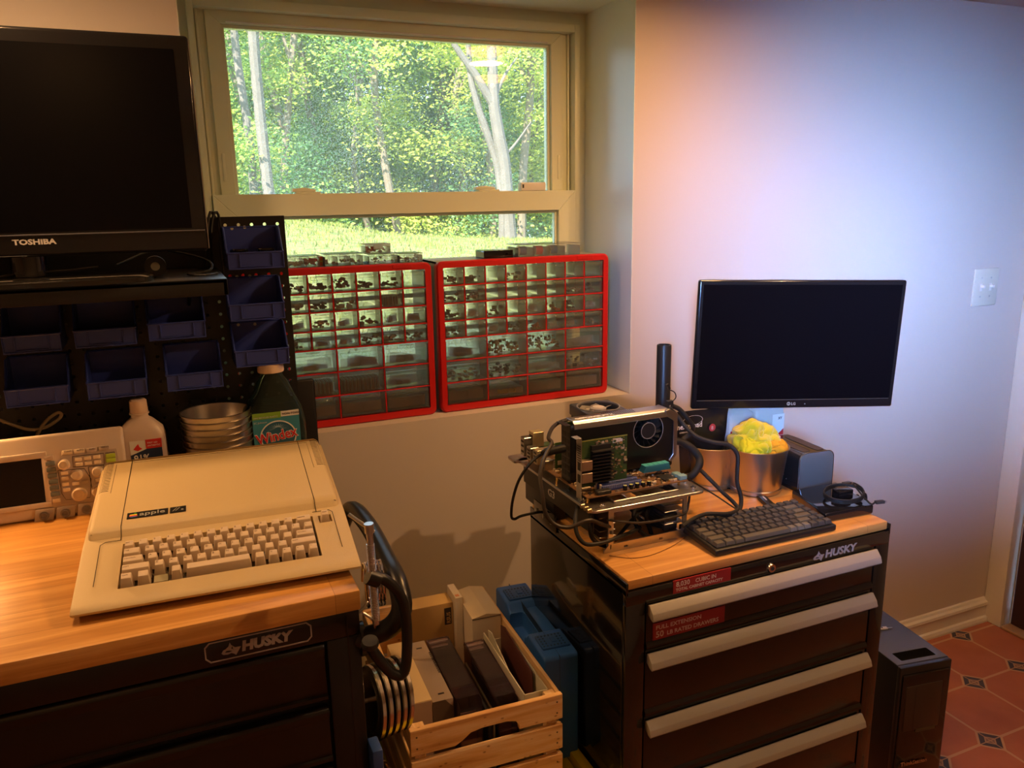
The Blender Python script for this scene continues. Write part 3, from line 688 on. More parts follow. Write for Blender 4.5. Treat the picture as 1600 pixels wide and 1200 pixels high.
b.build('panel_print', ln, osc, M=Oi)
for x, y in ((468, 968), (688, 938), (908, 900)):
    u, v = sc(x, y); b = MB(); b.prism([(u-.019, v-.013), (u+.014, v-.013), (u+.019, v+.012), (u-.014, v+.013)], -.006, 0, 'y', bev=.002, M=SM, m=om2)
    b.lathe([(.0085, 0), (.0085, .006), (.006, .006), (.006, .014), (.0045, .014), (.0045, .008), (0, .008)], 20, M=SM @ T(u, -.006, v) @ RX(PI/2), m=mat('bnc_metal', (.35, .30, .27), .3, metal=1))
    b.build('probe_connector', om2, osc, M=Oi)
# clip lamp beyond the left edge of the view, lighting the bench top
dl = thing('desk_lamp', (-1.10, -.175, BZ), 'small bendy desk lamp on the left workbench behind the oscilloscope', 'desk lamp'); Dm = T(1.10, .175, -BZ)
b = MB(); b.lathe([(0, 0), (.05, 0), (.05, .008), (.044, .012), (0, .014)], 32); b.build('base', black, dl)
b = MB(); b.tube([(-1.10, -.175, BZ+.012), (-1.112, -.165, .06), (-1.11, -.165, .17), (-1.10, -.18, .225), (-1.09, -.195, .235)], .005, 10, smooth=6); b.build('neck', mat('lamp_neck', (.22, .16, .08), .4, metal=.6), dl, M=Dm)
dq = (Vector((-.66, -.80, -.06))-Vector((-1.075, -.215, .215))).normalized(); Lq = T(-1.075, -.215, .215) @ dq.to_track_quat('Z', 'Y').to_matrix().to_4x4()
b = MB(); b.lathe([(.0, -.035), (.014, -.034), (.020, -.02), (.036, .012), (.034, .012), (.018, -.018), (0, -.028)], 28, M=Lq); b.build('lamp_shade', black, dl, M=Dm)
# goose neck cable
b = MB(); P = [onY(x, y, -.17) for x, y in ((-12, 652), (15, 662), (45, 671), (70, 668), (90, 656), (96, 648), (90, 645), (75, 655), (62, 672), (55, 700))]
for p in P: p.z = max(p.z, BZ+.01)
P[-1] = Vector((P[-1].x, -.155, .07)); P.append(Vector((P[-1].x, -.15, BZ+.004)))
b.tube(P, .0032, 8, smooth=6); tag(b.build('braided_cable', mat('braided_gold', (.22, .16, .08), .5, bump=.8, bscale=900)), 'curved braided golden cable rising behind the oscilloscope', 'cable')
# ------------------------------------------------ bottle of alcohol
ip = thing('alcohol_bottle', (-.720, -.195, BZ), 'cloudy white plastic alcohol bottle between oscilloscope and nested pots', 'bottle')
pet = mat('cloudy_plastic', (.62, .50, .43), .35, var=.05)
b = MB(); loft(b, [(0, .043, .026, 5), (.004, .046, .029, 5), (.125, .046, .029, 5), (.140, .042, .027, 4), (.158, .026, .022, 2.6), (.165, .017, .017, 2), (.171, .016, .016, 2), (.172, .019, .019, 2), (.175, .019, .019, 2)]); b.build('body', pet, ip)
b = MB(); b.lathe([(0, .175), (.0165, .175), (.0175, .177), (.0165, .200), (.013, .203), (0, .203)], 28)
b.build('cap', mat('clear_cap', (.66, .50, .40), .3), ip)
b = MB(); yl = -.0295
b.prism([(-.024, .048), (.036, .048), (.036, .119), (-.024, .122)], yl, yl+.004, 'y', m=paper)
b.prism([(-.024, .02), (.036, .02), (.036, .104), (.008, .103), (-.024, .092)], yl-.0003, yl+.003, 'y', m=mat('navy_label', (.012, .03, .09), .5))
b.box(.006, .0362, yl-.0005, yl+.003, .103, .122, m=mat('red_label', (.62, .03, .03), .5))
b.prism([(-.018, .104), (-.013, .110), (-.008, .115), (-.006, .108), (-.001, .104), (-.010, .100)], yl-.0006, yl, 'y', m=mat('red_label', (.62, .03, .03), .5))
b.text('91%', .021, T(-.019, yl-.0004, .077) @ FRONT, m=paper, bold=.0003, sx=.85, ext=.0002); b.text('Isopropyl', .012, T(-.019, yl-.0004, .062) @ FRONT, m=paper, ext=.0002)
b.text('FIRST AID', .0045, T(.009, yl-.0007, .1135) @ FRONT, m=paper, ext=.0002); b.text('ANTISEPTIC', .0045, T(.009, yl-.0007, .1075) @ FRONT, m=paper, ext=.0002)
b.build('label', None, ip, label='white, navy and red label reading 91%', smooth=False)
# ------------------------------------------------ pots
def pot(z0, loc, label, h=.112, rt=.0745, rb=.058, group=None, full=True, mm=None):
    b = MB(); b.lathe([(0, .002), (rb-.006, .002), (rb-.002, 0), (rb, .002), (rb, .010), (rb-.0015, .012), (rt-.0015, h-.003), (rt+.0012, h-.002), (rt+.0016, h), (rt, h+.0008), (rt-.0018, h-.001), (rb-.004, .014), (rb-.008, .005), (0, .005)], 56)
    b.box(-.0004, .0004, -rt+.0062, -rt+.0075, h*.55, h-.002)
    o = b.build('metal_pot', mm or potm); o.location = (loc[0], loc[1], z0); tag(o, label, 'pot', group); return o
potm = mat('zinc_pot', (.58, .53, .47), .30, metal=1, bump=.06, bscale=120)
nm_ = ['topmost pot of the nested stack', 'second pot from the top of the nested stack', 'third pot from the top of the nested stack', 'fourth pot from the top of the nested stack', 'fifth pot from the top of the nested stack', 'lowest pot of the nested stack, standing on the bench']
for k in range(6):
    pot(BZ+(5-k)*.0135+.0005, (-.572, -.195), 'thin silver metal pot, '+nm_[k], h=.093, group='nested metal pots', rt=.0715, rb=.063)
# ------------------------------------------------ window cleaner
wx = thing('cleaner_bottle', (-.449, -.175, BZ), 'large bottle of dark blue window cleaner with a cream cap', 'bottle')
b = MB(); loft(b, [(0, .064, .034, 4.5, -.004, 0), (.005, .068, .038, 4.5, -.004, 0), (.118, .069, .038, 4, -.004, 0), (.150, .062, .037, 3.2, -.003, 0), (.178, .046, .032, 2.6), (.208, .034, .028, 2.2), (.220, .0255, .0245, 2), (.232, .0225, .0225, 2)])
b.build('body', clear('blue_green_bottle', (.40, .55, .50), .14, .03, (.22, .30, .26)), wx)
b = MB(); loft(b, [(.003, .061, .032, 4.5, -.004, 0), (.006, .065, .035, 4.5, -.004, 0), (.118, .066, .035, 4, -.004, 0), (.150, .059, .034, 3.2, -.003, 0), (.164, .052, .032, 3, -.002, 0)]); b.build('liquid', mat('blue_liquid', (.004, .03, .06), .08, spec=.6), wx)
b = MB(); b.lathe([(0, .230), (.0275, .230), (.0285, .233), (.0275, .250), (.025, .253), (0, .253)], 36)
b.build('cap', mat('cream_cap', (.78, .60, .45), .4), wx)
b = MB(); yl = -.0388; teal = mat('teal_label', (.05, .27, .38), .45)
b.box(-.042, .050, yl, yl+.004, .02, .126, m=teal); b.box(-.042, .014, yl-.0004, yl+.003, .112, .126, m=mat('green_label', (.22, .42, .04), .5)); b.box(.014, .050, yl-.0004, yl+.003, .114, .126, m=paper)
b.text('NON-TOXIC', .0062, T(.0165, yl-.0006, .1175) @ FRONT, m=ln, bold=.0002, ext=.0002); b.text('100% RECYCLED PLASTIC', .0042, T(-.040, yl-.0006, .1145) @ FRONT, m=paper, ext=.0002)
b.text('SC Johnson', .0055, T(-.040, yl-.0003, .103) @ FRONT, m=paper, ext=.0002)
b.lathe([(.036, 0), (.036, .0004), (.0335, .0004), (.0335, 0)], 40, M=T(.006, yl-.0001, .070) @ RX(PI/2), m=paper)
b.lathe([(.0335, 0), (.0335, .0002), (0, .0002)], 40, M=T(.006, yl-.0001, .070) @ RX(PI/2), m=mat('deep_teal_label', (.03, .13, .22), .45))
for k in range(16):
    a = PI*(.08+.84*k/15); b.prism([(.006+.006*math.cos(a+.2), .088+.003*math.sin(a)), (.006+.006*math.cos(a-.2), .088+.003*math.sin(a)), (.006+.030*math.cos(a), .073+.026*math.sin(a))], yl-.0006, yl-.0003, 'y', m=mat('sky_print', (.45, .62, .72), .5))
Wm = T(-.036, yl-.001, .056) @ RY(-.14) @ FRONT
b.text('Windex', .031, Wm @ T(0, 0, -.0004), m=paper, bold=.0016, ext=.0002, sx=.80); b.text('Windex', .031, Wm, m=mat('red_letter', (.62, .02, .03), .4), bold=.0004, ext=.0004, sx=.80)
b.build('label', None, wx, M=T(-.006, 0, .021) @ Matrix.Diagonal((1.08, 1, 1, 1)), label='teal label with the red word Windex', smooth=False)
# ------------------------------------------------ the beige computer
AX_, AY_, AA = -.816, -.721, -.050
AM = T(AX_, AY_, BZ) @ RZ(AA)
ap = thing('home_computer', (0, 0, 0), 'old beige home computer with built in keyboard on the left workbench', 'computer', M=AM)
beige = mat('aged_beige_plastic', (.56, .43, .225), .48, bump=.25, bscale=900, var=.04, vscale=5)
keym = mat('beige_key', (.62, .50, .36), .45)
dk = lambda y: .026+.2*y
b = MB(); b.prism([(-.022, .010), (-.033, .0125), (-.034, .0165), (-.024, .022), (-.012, .0245), (.135, .0535), (.432, .090), (.436, .084), (.436, .008), (.42, .004), (.01, .004)], 0, .422, 'x', bev=.004, seg=2)
body = b.build('housing', beige, ap)
for fx_ in (.03, .392):
    for fy_ in (.03, .40): MB().cyl((fx_, fy_, 0), (fx_, fy_, .0055), .009, n=20).build('foot', rubber, ap)
cutm = MB(); KA = math.atan(.2)
KM = T(.062, .008, dk(.008)) @ RX(KA)
cutm.box(-.001, .303, -.002, .119, -.014, .03, M=KM); cutm.box(.312, .334, .094, .117, -.010, .03, M=KM)
cut(body, cutm)
b = MB(); lz = lambda y: .070+.122*(y-.155)
b.prism([(.142, .045), (.148, .058), (.160, lz(.160)), (.428, lz(.428)), (.433, lz(.428)-.006), (.433, .05)], .006, .416, 'x', bev=.010, seg=3)
lid = b.build('lid', beige, ap)
dkm = mat('dark_seam', (.04, .03, .015), .8)
b = MB()
for x in (.057, .373): b.tube([(x, .136, .0545), (x, .147, .0575), (x, .1575, lz(.160)-.0002), (x, .430, lz(.430))], .0007, 4, smooth=0)
b.tube([(.39, .29, lz(.29)), (.39, .415, lz(.415)), (.06, .415, lz(.415))], .0004, 4, smooth=0); b.tube([(.030, .29, lz(.29)), (.030, .415, lz(.415))], .0004, 4, smooth=0)
D = lambda x, y: (x, y, dk(y)+.0018)
b.tube([D(.058, .135), D(.034, .135), D(.027, .128), D(.027, .02)], .0005, 4, smooth=0); b.tube([D(.366, .135), D(.395, .135), D(.400, .128), D(.400, .02)], .0005, 4, smooth=0)
b.build('seam', dkm, ap)
for s, x0 in ((1, .004), (-1, .418)):
    b = MB()
    for k in range(19):
        y = .300+k*.0068; z = lz(y)
        b.tube([(x0+s*.0035, y, z-.007), (x0+s*.0065, y, z-.0022), (x0+s*.012, y, z+.0001), (x0+s*.021, y, z+.0001)], .0007, 4, smooth=0)
    b.build('vent_slots', dkm, ap)
BM = T(0, .178, lz(.178)+.0003) @ RX(math.atan(.122))
b = MB(); b.box(.064, .129, 0, .0215, 0, .0012, .0005, 1, M=BM); b.box(.132, .158, 0, .0215, 0, .0012, .0005, 1, M=BM)
cols = [(.10, .42, .08), (.80, .62, .03), (.78, .30, .03), (.65, .06, .05), (.28, .07, .32), (.04, .22, .50)]
import itertools
def fruit(mb, cx, cy, r, z):
    out = []
    for k in range(41):
        t = 2*PI*k/40; rr = r*(1-.10*math.cos(2*t)*0 + .0); x, y = rr*math.cos(t)*1.02, rr*math.sin(t)
        if y > 0: y -= .22*r*math.exp(-(x/(.28*r))**2)*(1 if y > .5*r else 0)
        if y < 0: y += .12*r*math.exp(-(x/(.22*r))**2)*(1 if y < -.5*r else 0)
        bx2 = x-(r*1.12)
        if bx2**2+(y-.12*r)**2 < (.42*r)**2: x = r*1.12-math.sqrt(max(0, (.42*r)**2-(y-.12*r)**2))
        out.append((cx+x, cy+y))
    xs = sorted(set([round(p[1], 6) for p in out])); lo, hi = min(p[1] for p in out), max(p[1] for p in out)
    for i in range(6):
        y1 = hi-(hi-lo)*i/6; y0 = hi-(hi-lo)*(i+1)/6
        def clip(P, ya, keep):
            R = []
            for a_, b_ in zip(P, P[1:]+P[:1]):
                ia, ib = keep(a_[1], ya), keep(b_[1], ya)
                if ia: R.append(a_)
                if ia != ib: t = (ya-a_[1])/(b_[1]-a_[1]); R.append((a_[0]+(b_[0]-a_[0])*t, ya))
            return R
        P = clip(clip(out[:-1], y1, lambda v, q: v <= q+1e-9), y0, lambda v, q: v >= q-1e-9)
        if len(P) > 2: mb.prism(P, z, z+.0005, 'z', M=BM, m=mat('stripe_%d' % i, cols[i], .4))
    mb.prism([(cx+.02*r, cy+.95*r), (cx+.15*r, cy+1.35*r), (cx+.65*r, cy+1.7*r), (cx+.5*r, cy+1.2*r)], z, z+.0005, 'z', M=BM, m=mat('stripe_0', cols[0], .4))
fruit(b, .0745, .0090, .0066, .0012)
b.text('apple', .0175, BM @ T(.0835, .0062, .0012), m=mat('badge_silver', (.42, .42, .38), .4), ext=.0003, sx=1.10, bold=.0001); b.text('//', .016, BM @ T(.136, .0060, .0012), m=mat('badge_silver', (.42, .42, .38), .4), ext=.0003, shear=.3, sx=1.0); b.text('e', .010, BM @ T(.1495, .006, .0012), m=mat('badge_silver', (.42, .42, .38), .4), ext=.0003)
b.build('badge', mat('badge_black', (.015, .015, .015), .35), ap, label='black badge with a rainbow striped fruit and lettering', smooth=False)
# keys
U = .0208
def key_mesh(wu):
    b = MB(); w = wu*U; b2 = bmesh.new()
    hb, ht = .0090, .0060
    v = [b2.verts.new(p) for p in ((-w/2+.0016, -hb, -.008), (w/2-.0016, -hb, -.008), (w/2-.0016, hb, -.008), (-w/2+.0016, hb, -.008), (-w/2+.0044, -ht+.0015, .0125), (w/2-.0044, -ht+.0015, .0125), (w/2-.0044, ht+.002, .0135), (-w/2+.0044, ht+.002, .0135))]
    for f in ((0, 3, 2, 1), (4, 5, 6, 7), (0, 1, 5, 4), (1, 2, 6, 5), (2, 3, 7, 6), (3, 0, 4, 7)): b2.faces.new([v[i] for i in f])
    bmesh.ops.bevel(b2, geom=b2.edges[:], offset=.0011, segments=2, affect='EDGES', profile=.5); b.merge(b2)
    o = b.build('key', keym, ap); me = o.data; bpy.data.objects.remove(o); return me
KMS = {}
lgd = MB()
def key(u, row, wu, txt, yoff=0, sz=.0055):
    if wu not in KMS: KMS[wu] = key_mesh(wu)
    o = bpy.data.objects.new('key', KMS[wu]); COL.objects.link(o); o.parent = ap
    o.matrix_local = KM @ T((u+wu/2)*U, .0105+(4-row)*.0222+yoff, 0)
    if txt: lgd.text(txt, sz, KM @ T(u*U+.0055, .0105+(4-row)*.0222+yoff+.0012, .01335) @ RX(.06), ext=.0001)
rows = [[('ESC', 1)]+[(c, 1) for c in '1234567890-=']+[('DELETE', 1.5)],
        [('TAB', 1.5)]+[(c, 1) for c in 'QWERTYUIOP[]\\'],
        [('CONTROL', 1.75)]+[(c, 1) for c in "ASDFGHJKL;'"]+[('RETURN', 1.75)],
        [('SHIFT', 2.25)]+[(c, 1) for c in 'ZXCVBNM,./']+[('SHIFT', 2.25)]]
for r_, row in enumerate(rows):
    u = 0
    for t_, wu in row: key(u, r_, wu, t_, sz=.0036 if len(t_) > 1 else .0058); u += wu
key(0, 4, 1.1, 'CAPS', sz=.0036); key(1.15, 4, 1.1, '`'); key(3.45, 4, 1, ''); key(4.5, 4, 4.9, ''); 
for k, c in enumerate(['', '<', '>', 'v', '^']): key(9.45+k*1.01, 4, 1, c)
key(15.05, 0, .95, 'RESET', yoff=.006, sz=.0032)
lgd.build('key_legends', mat('key_print', (.20, .13, .08), .6), ap, smooth=False)
MB().box(2.35*U, 3.35*U, .002, .0195, -.008, -.0005, .001, M=KM).build('bare_key_plate', mat('olive_plate', (.36, .32, .18), .5), ap, label='flat square where one key cap is missing')
MB().box(-.001, .303, -.002, .119, -.0142, -.0135, M=KM).build('key_well', mat('brown_well', (.09, .06, .035), .7), ap, smooth=False)
# ------------------------------------------------ beside the bench
cl = thing('c_clamp', onY(600, 960, -.86), 'black C shaped clamp with steel screw hooked on the bench push handle', 'clamp')
iM = T(*(-onY(600, 960, -.86))); cy = -.875
g = lambda x, y: onY(x, y, cy)
b = MB(); b.tube([g(583, 903), g(600, 905), g(622, 925), g(633, 955), g(636, 1000), g(634, 1040), g(626, 1055), g(610, 1050), g(592, 1030), g(580, 1013)], .0085, 12, smooth=4)
b.tube([g(574, 900), g(592, 906)], .0125, 12); b.build('frame', mat('clamp_iron', (.012, .012, .012), .35), cl, M=iM)
b = MB(); b.cyl(g(577, 826), g(588, 975), .0052, n=14); b.cyl(g(576, 818), g(577.5, 832), .0072, n=18)
pa, pb_ = g(577, 830), g(588, 975)
for k in range(46): q = pa.lerp(pb_, .14+k*.018); b.cyl(q-Vector((0, 0, .0006)), q+Vector((0, 0, .0006)), .0062, n=12)
b.build('screw', steel, cl, M=iM)
b = MB(); b.cyl(g(552, 815)+Vector((0, .03, 0)), g(580, 828), .0028, n=10); b.lathe([(0, -.004), (.004, 0), (0, .004)], 12, M=T(*g(582, 829))); b.build('tommy_bar', alu, cl, M=iM)
b = MB(); q = g(578, 1008); b.lathe([(0, 0), (.013, 0), (.014, .004), (.012, .010), (0, .011)], 24, M=T(*q) @ RX(.3)); b.build('foot_pad', darkp, cl, M=iM)
# coil of rings hanging at the bench corner
b = MB(); c0 = Vector((-.398, -.80, -.055))
pts = [c0+Vector((.005*k/12+.0, .017*math.cos(k*PI/6), .030*math.sin(k*PI/6)*1.3)) for k in range(12*6)]
b.tube(pts, .0022, 8, smooth=1); tag(b.build('wire_coil', chrome), 'shiny coil of thick steel wire at the right corner of the workbench', 'wire coil')
b = MB(); b.tube([(-.4125, -.80, -.10), (-.40, -.80, -.09), (-.395, -.80, -.085), (-.385, -.80, -.09)], .0025); b.tube([(-.41, -.83, -.085), (-.395, -.835, -.10), (-.39, -.82, -.14), (-.40, -.80, -.15)], .0025)
tag(b.build('wall_hook', steel), 'small bent wire hook on the right side of the workbench', 'hook')
lid_m = mat('tin_lid', (.60, .54, .44), .18, metal=1)
b = MB(); prl = [(0, .0), (.050, .0), (.054, .003), (.060, .004), (.064, .002), (.066, .004), (.066, .010), (.0645, .011), (.064, .006), (.058, .0075), (.050, .006), (0, .003)]
b.lathe(prl, 48); lid0 = b.build('tin_plate', lid_m)
for k in range(5):
    o = lid0 if k == 0 else copy_tree(lid0)
    o.location = (-.386+k*.0135, -.70+k*.004, -.335-.001*k); o.rotation_euler = (0, PI/2+.10, .12)
    tag(o, 'round tin plate hanging edge on beside the workbench, %s' % ['nearest the workbench side', 'second from the workbench side', 'middle one of the five', 'fourth from the workbench side', 'outermost, nearest the crate'][k], 'tin plate', 'tin plates beside the workbench')
o = copy_tree(lid0); o.location = (-.388, -.78, -.475); o.rotation_euler = (0, PI/2+.1, .12); tag(o, 'lone round tin plate below the five others beside the workbench', 'tin plate')
b = MB(); b.cyl((-.4128, -.70, -.328), (-.322, -.685, -.34), .004, n=10); b.cyl((-.4128, -.78, -.468), (-.372, -.78, -.47), .004, n=10); tag(b.build('hanging_rod', steel), 'thin steel rod carrying the tin lids on the bench side', 'rod')
b = MB(); b.box(-.4125, -.395, -.845, -.805, -.40, -.325, .003); tag(b.build('blue_holder', mat('blue_plastic', (.03, .08, .30), .4)), 'small blue plastic holder stuck to the workbench side under the clamp', 'holder')
# ================================================================== WINDOW SILL: RED DRAWER CABINETS
drm = clear('drawer_plastic', (.985, .985, .965), .09, .12, (.80, .80, .74))
greyc = mat('cabinet_shell', (.30, .31, .27), .5)
CW, CH, CD = .508, .402, .160
def drawer_mesh(w, h):
    b = MB(); d = .135
    b.box(0, w, -.004, -.002, 0, h, .0006, 1)
    bb = bmesh.new(); V = [bb.verts.new(p) for p in ((0, -.002, 0), (w, -.002, 0), (w, d, 0), (0, d, 0), (0, -.002, h*.92), (w, -.002, h*.92), (w, d, h*.9), (0, d, h*.9))]
    for f in ((0, 1, 2, 3), (0, 3, 7, 4), (1, 5, 6, 2), (3, 2, 6, 7)): bb.faces.new([V[i] for i in f])
    b.merge(bb)
    b.prism([(-.004, h-.011), (-.011, h-.008), (-.012, h-.004), (-.004, h-.001)], .004, w-.004, 'x', bev=.0008, seg=1)
    b.box(w*.36, w*.64, -.0095, -.004, h-.003, h+.0005, .0005, 1)
    b.box(.003, w-.003, -.0052, -.004, h*.62, h*.66)
    if w > .08: b.box(w/2-.0008, w/2+.0008, -.0055, -.004, .002, h*.6)
    o = b.build('drawer', drm); me = o.data; bpy.data.objects.remove(o); return me
JC = [mat('junk_black', (.02, .018, .018), .5), mat('junk_grey', (.28, .27, .25), .5), mat('junk_white', (.75, .74, .70), .6), mat('junk_brown', (.22, .10, .05), .5), mat('junk_copper', (.55, .28, .12), .35, metal=1), mat('junk_steel', (.55, .55, .55), .35, metal=1), mat('junk_red', (.45, .06, .05), .5), mat('junk_yellow', (.60, .42, .03), .5)]
def junk(b, x0, x1, z0, z1, kind, rg, y0=.004, y1=.12):
    w = x1-x0
    if kind == 'n': return
    if kind in 'kgwbr':      # a dark or pale lump of small pieces
        cols_ = {'k': [0, 0, 0, 1], 'g': [1, 5, 1, 0], 'w': [2, 2, 1], 'b': [3, 3, 0], 'r': [6, 6, 3]}[kind]
        for k in range(int(15*w/.058)):
            s_ = rg.uniform(.003, .007); x = rg.uniform(x0+.006, x1-.006); y = rg.uniform(y0, y0+.05); zc = z0+rg.random()**1.5*(z1-z0)*.42+s_*.5
            b.box(-s_, s_, -s_*.6, s_*.6, -s_*.5, s_*.5, M=T(x, y, zc) @ RZ(rg.random()*3) @ RX(rg.random()), m=JC[rg.choice(cols_)])
    if kind in 'mc':         # mixed bright components
        for k in range(int(34*w/.058)):
            x = rg.uniform(x0+.006, x1-.006); y = rg.uniform(y0, y0+.05); zc = z0+rg.random()*(z1-z0)*.6+.003; r_ = rg.uniform(.0015, .004)
            if rg.random() < .5: b.cyl((x-.006, y, zc), (x+.006*rg.uniform(-1, 1), y+.004, zc+rg.uniform(-.006, .006)), r_, n=7, m=JC[rg.choice([0, 4, 5, 3])])
            else: b.box(-r_, r_, -r_, r_, -r_, r_, M=T(x, y, zc) @ RZ(rg.random()*3), m=JC[rg.choice([0, 1, 4, 5])])
    if kind == 's':          # slab / cards standing in a row
        nn = int(11*w/.058)
        for k in range(nn): x = x0+.006+(w-.012)*k/nn; b.box(x, x+.0022, y0, y0+.05, z0+.001, z0+(z1-z0)*.62, m=JC[1 if k % 2 else 3])
    if kind == 'p':          # a folded plastic bag or paper
        for q in range(3):
            xa, xb = x0+.004+w*.22*q*rg.random(), x1-.004-w*.22*(2-q)*rg.random(); za, zb_ = (z1-z0)*rg.uniform(.25, .6), (z1-z0)*rg.uniform(.25, .6)
            b.prism([(xa, z0+.002), (xb, z0+.002), (xb-.002, z0+zb_), ((xa+xb)/2, z0+(za+zb_)*.5+.002), (xa+.002, z0+za)], y0+.004+q*.012, y0+.005+q*.012, 'y', m=bagm)
        b.box(x0+w*.3, x0+w*.3+w*rg.uniform(.1, .35), y0+.012, y0+.03, z0+.002, z0+(z1-z0)*rg.uniform(.12, .3), m=JC[rg.choice([1, 0, 5])])
    if kind == 'd':          # dark grey block
        b.box(x0+.004, x1-.004, y0+.006, y1, z0+.002, z0+(z1-z0)*.58, .002, m=mat('junk_taupe', (.24, .20, .18), .6))
    if kind == 'y':
        b.box(x0+.004, x1-.004, y0+.006, y1, z0+.002, z0+(z1-z0)*.4, .002, m=mat('junk_taupe', (.24, .20, .18), .6)); 
        for k in range(14): x = x0+w*.25+k*w*.5/14; b.box(x, x+.002, y0-.001, y0+.002, z0+.008, z0+.018+rg.random()*.004, m=JC[7])
bagm = clear('thin_bag', (.96, .97, .98), .25, .15, (.8, .82, .85))
kinds = {0: ['kkmkwn', 'nwkwsn'], 1: []}
LK = ['nmgkmgkn', 'nkwkwnsn', 'gkpwpbpp', 'npgppkwk', 'pppp', 'sssp', 'dddd']
RK = ['kkngnnnn', 'kknnnngg', 'kpknprkp', 'gnpkrppg', 'pmcp', 'wkpg', 'dydd']
def parts_cabinet(ox, label, KK, ncol, seed, oy=0):
    t = thing('parts_cabinet', (ox+CW/2, oy+CD/2, -.0115), label, 'drawer cabinet', group='red drawer cabinets on the window sill')
    Mi = T(-ox-CW/2, -oy-CD/2, .0115)
    x0, z0 = ox, -.0115
    b = MB(); fr_ = .017; ri = .016
    def rr(x0, x1, z0, z1, r, n=5):
        P = []
        for cx, cz, a0 in ((x1-r, z1-r, 0), (x0+r, z1-r, PI/2), (x0+r, z0+r, PI), (x1-r, z0+r, 1.5*PI)):
            for k in range(n+1): a = a0+k*PI/2/n; P.append((cx+r*math.cos(a), cz+r*math.sin(a)))
        return P
    Op = rr(x0, x0+CW, z0, z0+CH, ri); Ip = rr(x0+fr_, x0+CW-fr_, z0+fr_+.002, z0+CH-fr_, .003)
    n = len(Op)
    bb = bmesh.new()
    loops = []
    for P, y in ((Op, oy+.022), (Op, oy+.003), ([(x+(.003 if x < x0+CW/2 else -.003), z+(.003 if z < z0+CH/2 else -.003)) for x, z in Op], oy-.001), (Ip, oy-.001), (Ip, oy+.02)):
        loops.append([bb.verts.new((x, y, z)) for x, z in P])
    for A, B in zip(loops, loops[1:]):
        for k in range(n): bb.faces.new((A[k], A[(k+1) % n], B[(k+1) % n], B[k]))
    bmesh.ops.recalc_face_normals(bb, faces=bb.faces[:]); b.merge(bb)
    b.box(x0+CW*.80, x0+CW*.90, oy-.0025, oy+.002, z0+CH-.013, z0+CH-.002, .001, 1)
    # dividers
    ix0, ix1 = x0+fr_, x0+CW-fr_; iz1 = z0+CH-fr_; H = CH-2*fr_-.002; a = H/(4+3*1.29); rows_ = [a]*4+[a*1.29]*3
    z = iz1; cells = []
    for r_, h in enumerate(rows_):
        nc = 8 if r_ < 4 else 4; cwid = (ix1-ix0)/nc
        if r_: b.box(ix0-.002, ix1+.002, oy+.001, oy+.06, z-.0018, z+.0018, .0008, 1)
        for c in range(nc):
            if c: b.box(ix0+c*cwid-.0018, ix0+c*cwid+.0018, oy+.003, oy+.06, z-h, z, .0008, 1)
            cells.append((r_, c, ix0+c*cwid+.0026, ix0+(c+1)*cwid-.0026, z-h+.0028, z-.0035))
        z -= h
    b.build('frame', redp, t, M=Mi)
    b = MB()
    b.box(x0+.002, x0+CW-.002, oy+.02, oy+CD, z0+CH-.006, z0+CH-.002); b.box(x0+.002, x0+CW-.002, oy+.02, oy+CD, z0+.0005, z0+.004); b.box(x0+.002, x0+.006, oy+.02, oy+CD, z0, z0+CH-.002); b.box(x0+CW-.006, x0+CW-.002, oy+.02, oy+CD, z0, z0+CH-.002)
    for r_ in (1, 2, 3): b.box(x0+.006, x0+CW-.006, oy+CD-.004, oy+CD, z0+CH*r_/4-.006, z0+CH*r_/4+.006)
    b.build('shell', greyc, t, M=Mi)
    J = MB(); rg = random.Random(seed)
    for r_, c, a0, a1, b0, b1 in cells:
        w, h = round(a1-a0, 4), round(b1-b0, 4)
        if (w, h) not in DM: DM[(w, h)] = drawer_mesh(w, h)
        o = bpy.data.objects.new('drawer', DM[(w, h)]); COL.objects.link(o); o.parent = t; o.location = (a0-ox-CW/2, oy+.006-oy-CD/2+rg.uniform(-.001, .0015), b0+.0115)
        junk(J, a0+.002, a1-.002, b0+.0015, b1, KK[r_][c % len(KK[r_])], rg, oy+.012)
    tag(J.build('small_components', JC[0], smooth=False), 'assorted small electronic components lying in the clear drawers of the '+('left' if ox < -.1 else 'right')+' red cabinet', 'components', kind='stuff')
    return t
DM = {}
parts_cabinet(0.0, 'red framed drawer cabinet on the right half of the window sill', RK, 8, 1)
parts_cabinet(-.522, 'red framed drawer cabinet on the left half of the window sill', LK, 8, 2)
